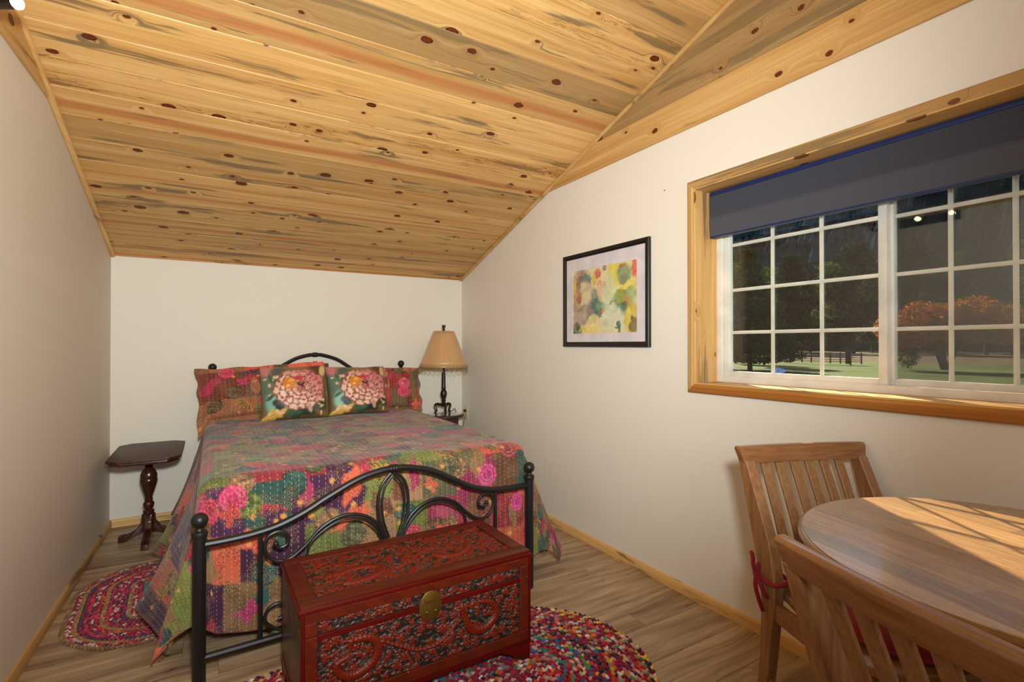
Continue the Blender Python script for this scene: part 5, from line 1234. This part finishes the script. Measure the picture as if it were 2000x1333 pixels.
def broad_blobs(w_, h0, h1, seed, n=16):
    r_ = random.Random(seed); out = []
    for k in range(n):
        t = (k + .5) / n; z_ = h0 + (h1 - h0) * t; spread = w_ * math.sin(math.pi * min(1, .18 + .72 * t)) * .62
        a = r_.uniform(0, 6.28); q = r_.uniform(0.2, 1) * spread; s_ = w_ * r_.uniform(.26, .40)
        out.append((q * math.cos(a), q * math.sin(a), z_, s_, s_, s_ * .75))
    return out
def trunk_geo(h, r, lean=0):
    g = Geo(); g.tube([(0, 0, 0), (lean * .3, 0, h * .4), (lean, lean * .3, h)], [r, r * .75, r * .35], 8)
    for k in range(5):
        a = k * 1.3; z_ = h * (.45 + .1 * k); g.tube([(lean * .5, 0, z_), (lean * .5 + h * .16 * math.cos(a), h * .16 * math.sin(a), z_ + h * .18)], [r * .4, r * .12], 6)
    return g
fol = {}
def tree(name, label, loc, key, blobs, n, size, mat, trunk, group=None, scale=1.0, rz=0.0, cat='tree'):
    t = thing(name, label, cat, loc, rz, group); t.scale = (scale,) * 3
    if key not in fol:
        me = foliage_mesh(blobs, n, size, hash(key) % 1000 if isinstance(key, int) else len(key) * 7 + n); me.materials.append(mat)
        tr_ = mk('trunk', trunk, M_bark, t); fol[key] = (me, tr_.data)
    else:
        me, tm = fol[key]; tr_ = bpy.data.objects.new('trunk', tm); C.objects.link(tr_); tr_.parent = t
    o = bpy.data.objects.new('foliage', me); C.objects.link(o); o.parent = t; o['kind'] = 'stuff'
    return t
# orange autumn tree with several stems
tg = Geo()
for (a, L) in ((0.3, 1.0), (1.7, .9), (2.9, 1.0), (4.1, .9), (5.3, 1.0)):
    tg.tube([(0.15 * math.cos(a), 0.15 * math.sin(a), 0), (0.5 * math.cos(a) * L, 0.5 * math.sin(a) * L, 1.2), (1.5 * math.cos(a) * L, 1.5 * math.sin(a) * L, 3.2)], [0.16, 0.12, 0.05], 7)
ob = [(-1.9, .4, 2.2, 1.6, 1.5, .9), (1.2, .6, 2.6, 1.5, 1.5, 1.0), (2.7, .2, 2.5, 1.5, 1.2, .9), (-2.6, .8, 2.9, 1.5, 1.5, 1.0), (-1.2, .2, 3.9, 1.4, 1.4, .9), (0.3, -.2, 3.6, 1.5, 1.5, 1.1), (1.6, .3, 4.1, 1.4, 1.4, .9), (2.8, -.5, 3.3, 1.5, 1.5, 1.1), (-3.0, 0, 2.2, .9, .9, .7), (3.3, .3, 2.4, 1.0, 1.0, .8), (0.0, 1.2, 3.2, 1.6, 1.6, 1.1), (0, -1.4, 3.0, 1.6, 1.4, 1.0), (1.8, -1.2, 2.5, 1.2, 1, .7), (-1.7, -1.2, 2.5, 1.2, 1, .7)]
tree('autumn_tree', 'spreading orange autumn tree with many stems on the lawn', (43.1, 14.4, GZ), 'autumn', ob, 12000, 0.12, M_oleaf, tg, rz=R(-60))
tree('shrub', 'small leafy green shrub on the lawn beside the autumn tree', (42.6, 16.4, GZ), 'shrub', [(0, 0, .8, .7, .7, .8), (.2, .1, 1.4, .45, .45, .5)], 700, 0.10, M_gleaf, trunk_geo(1.2, .04), cat='shrub')
# dark spruce at the left of the view
sb = [(0, 0, 1.0 + 6.8 * t, 3.0 * (1 - t) + .35, 3.0 * (1 - t) + .35, .55) for t in [i / 11 for i in range(12)]]
tree('spruce', 'dark dense spruce standing near the house at left of the view', (30.6, 20.6, GZ), 'spruce', sb, 14000, 0.13, M_dleaf, trunk_geo(7.5, .16))
tree('leafy_tree', 'tall bright green leafy tree rising behind the dark spruce', (44.0, 31.5, GZ), 'leafyA', broad_blobs(3.6, 3.5, 9.6, 4), 5200, 0.17, M_gleaf, trunk_geo(8, .22))
# tree line beyond the hay field
kinds = [('lineA', broad_blobs(6.5, 4, 19, 11, 22), trunk_geo(15, .35)), ('lineB', broad_blobs(5.4, 3, 16, 12, 20), trunk_geo(13, .3)), ('lineC', broad_blobs(7.0, 4, 21, 13, 24), trunk_geo(17, .4))]
r_ = random.Random(2)
for i in range(24):
    az = R(50 + 37 * (i + .5 + r_.uniform(-.2, .2)) / 24); D_ = 112 + (i % 3) * 19 + r_.uniform(-4, 4); kd = kinds[i % 3]
    tree('field_tree', 'tall green broadleaf tree in the row beyond the hay field', (D_ * math.sin(az), D_ * math.cos(az), GZ), kd[0], kd[1], 4200, 0.42, M_gleaf if i % 3 else M_dleaf, kd[2], group='tree line beyond the hay field', scale=r_.uniform(.85, 1.12), rz=r_.uniform(0, 6))
# wooded hill
g = Geo(); nH = 40
for i in range(nH + 1):
    az = R(30 + 75 * i / nH)
    for j in range(13):
        D_ = 165 + j * 24; z_ = GZ - 2 + (j / 12) ** 0.9 * 150 * (1 + .12 * noise.noise((i * .25, 0, 2))) + 3 * noise.noise((i * .8, j * .8, 0)); g.v.append((D_ * math.sin(az), D_ * math.cos(az), z_))
for i in range(nH):
    for j in range(12): a = i * 13 + j; g.f.append((a, a + 1, a + 14, a + 13))
hill = mk('hill', g, M_soil); hill['kind'] = 'structure'
V = []; F = []; r_ = random.Random(6)
for k in range(2600):
    az = R(r_.uniform(40, 95)); j = r_.random(); D_ = 165 + j * 270; z_ = GZ - 2 + (min(1, j * 24 * 12 / 288)) ** 0.9 * 141; h = r_.uniform(10, 17); rr = h * .26; o = len(V); x_, y_ = D_ * math.sin(az), D_ * math.cos(az)
    for (zz, q) in ((.08, 1), (.4, .45), (.36, .75), (.7, .28), (.66, .48), (1, .02)):
        for s_ in range(5): a = s_ * 1.2566 + zz; V.append((x_ + rr * q * math.cos(a) * r_.uniform(.8, 1.2), y_ + rr * q * math.sin(a), z_ + h * zz))
    for lv in range(5):
        for s_ in range(5): F.append((o + lv * 5 + s_, o + lv * 5 + (s_ + 1) % 5, o + lv * 5 + 5 + (s_ + 1) % 5, o + lv * 5 + 5 + s_))
me = bpy.data.meshes.new('hillside_forest'); me.from_pydata(V, [], F); me.materials.append(M_hazeconif); hf = bpy.data.objects.new('hillside_forest', me); C.objects.link(hf); hf['kind'] = 'stuff'; tag(hf, 'dark conifer forest covering the hillside beyond the tree line', 'forest')
# corral fence
fence = thing('corral_fence', 'low rusty rail corral fence across the lawn below the trees', 'fence', (48.2, 24.6, GZ))
M_rust = simple('rusty_rail', srgb(96, 66, 54), 0.8)
for k in range(9): mk('post', Geo().box((0.1, -2.6 + 0.85 * k, .5), (.09, .09, 1.0 if k not in (1,) else 1.3)), M_rust, fence)
mk('post', Geo().box((0.0, -1.55, .68), (.26, .26, 1.36)), simple('old_post', srgb(58, 44, 44), 0.9), fence, label='thick dark gate post')
for z_ in (.18, .36, .54, .72, .9): mk('rail', Geo().box((0.0, 0.8, z_), (.04, 6.8, .05)), M_rust, fence)
# satellite dish seen from above
dish = thing('satellite_dish', 'satellite dish tinted with reflected sky blue, tilted skyward at the foot of the spruce', 'satellite dish', (25.6, 15.65, GZ))
prof = [(0.02, 0.0), (0.15, 0.01), (0.28, 0.04), (0.37, 0.08), (0.375, 0.085), (0.36, 0.075), (0.27, 0.03), (0.14, -0.0), (0.02, -0.01)]
mk('reflector', Geo().lathe(prof, (0, 0, 0), 28, cap=False), simple('dish_sky_tint', srgb(170, 190, 226), 0.5), dish, loc=(0, 0, .26), rot=(R(12), R(-14), 0))  # blue of the reflected sky is put into the reflector colour
mk('mast', Geo().tube([(0, 0, 0), (0, 0, .26)], .03, 8), M_bronze, dish)
mk('feed_arm', Geo().tube([(0, 0, .25), (-.25, -.2, .42)], .012, 6), M_bronze, dish)
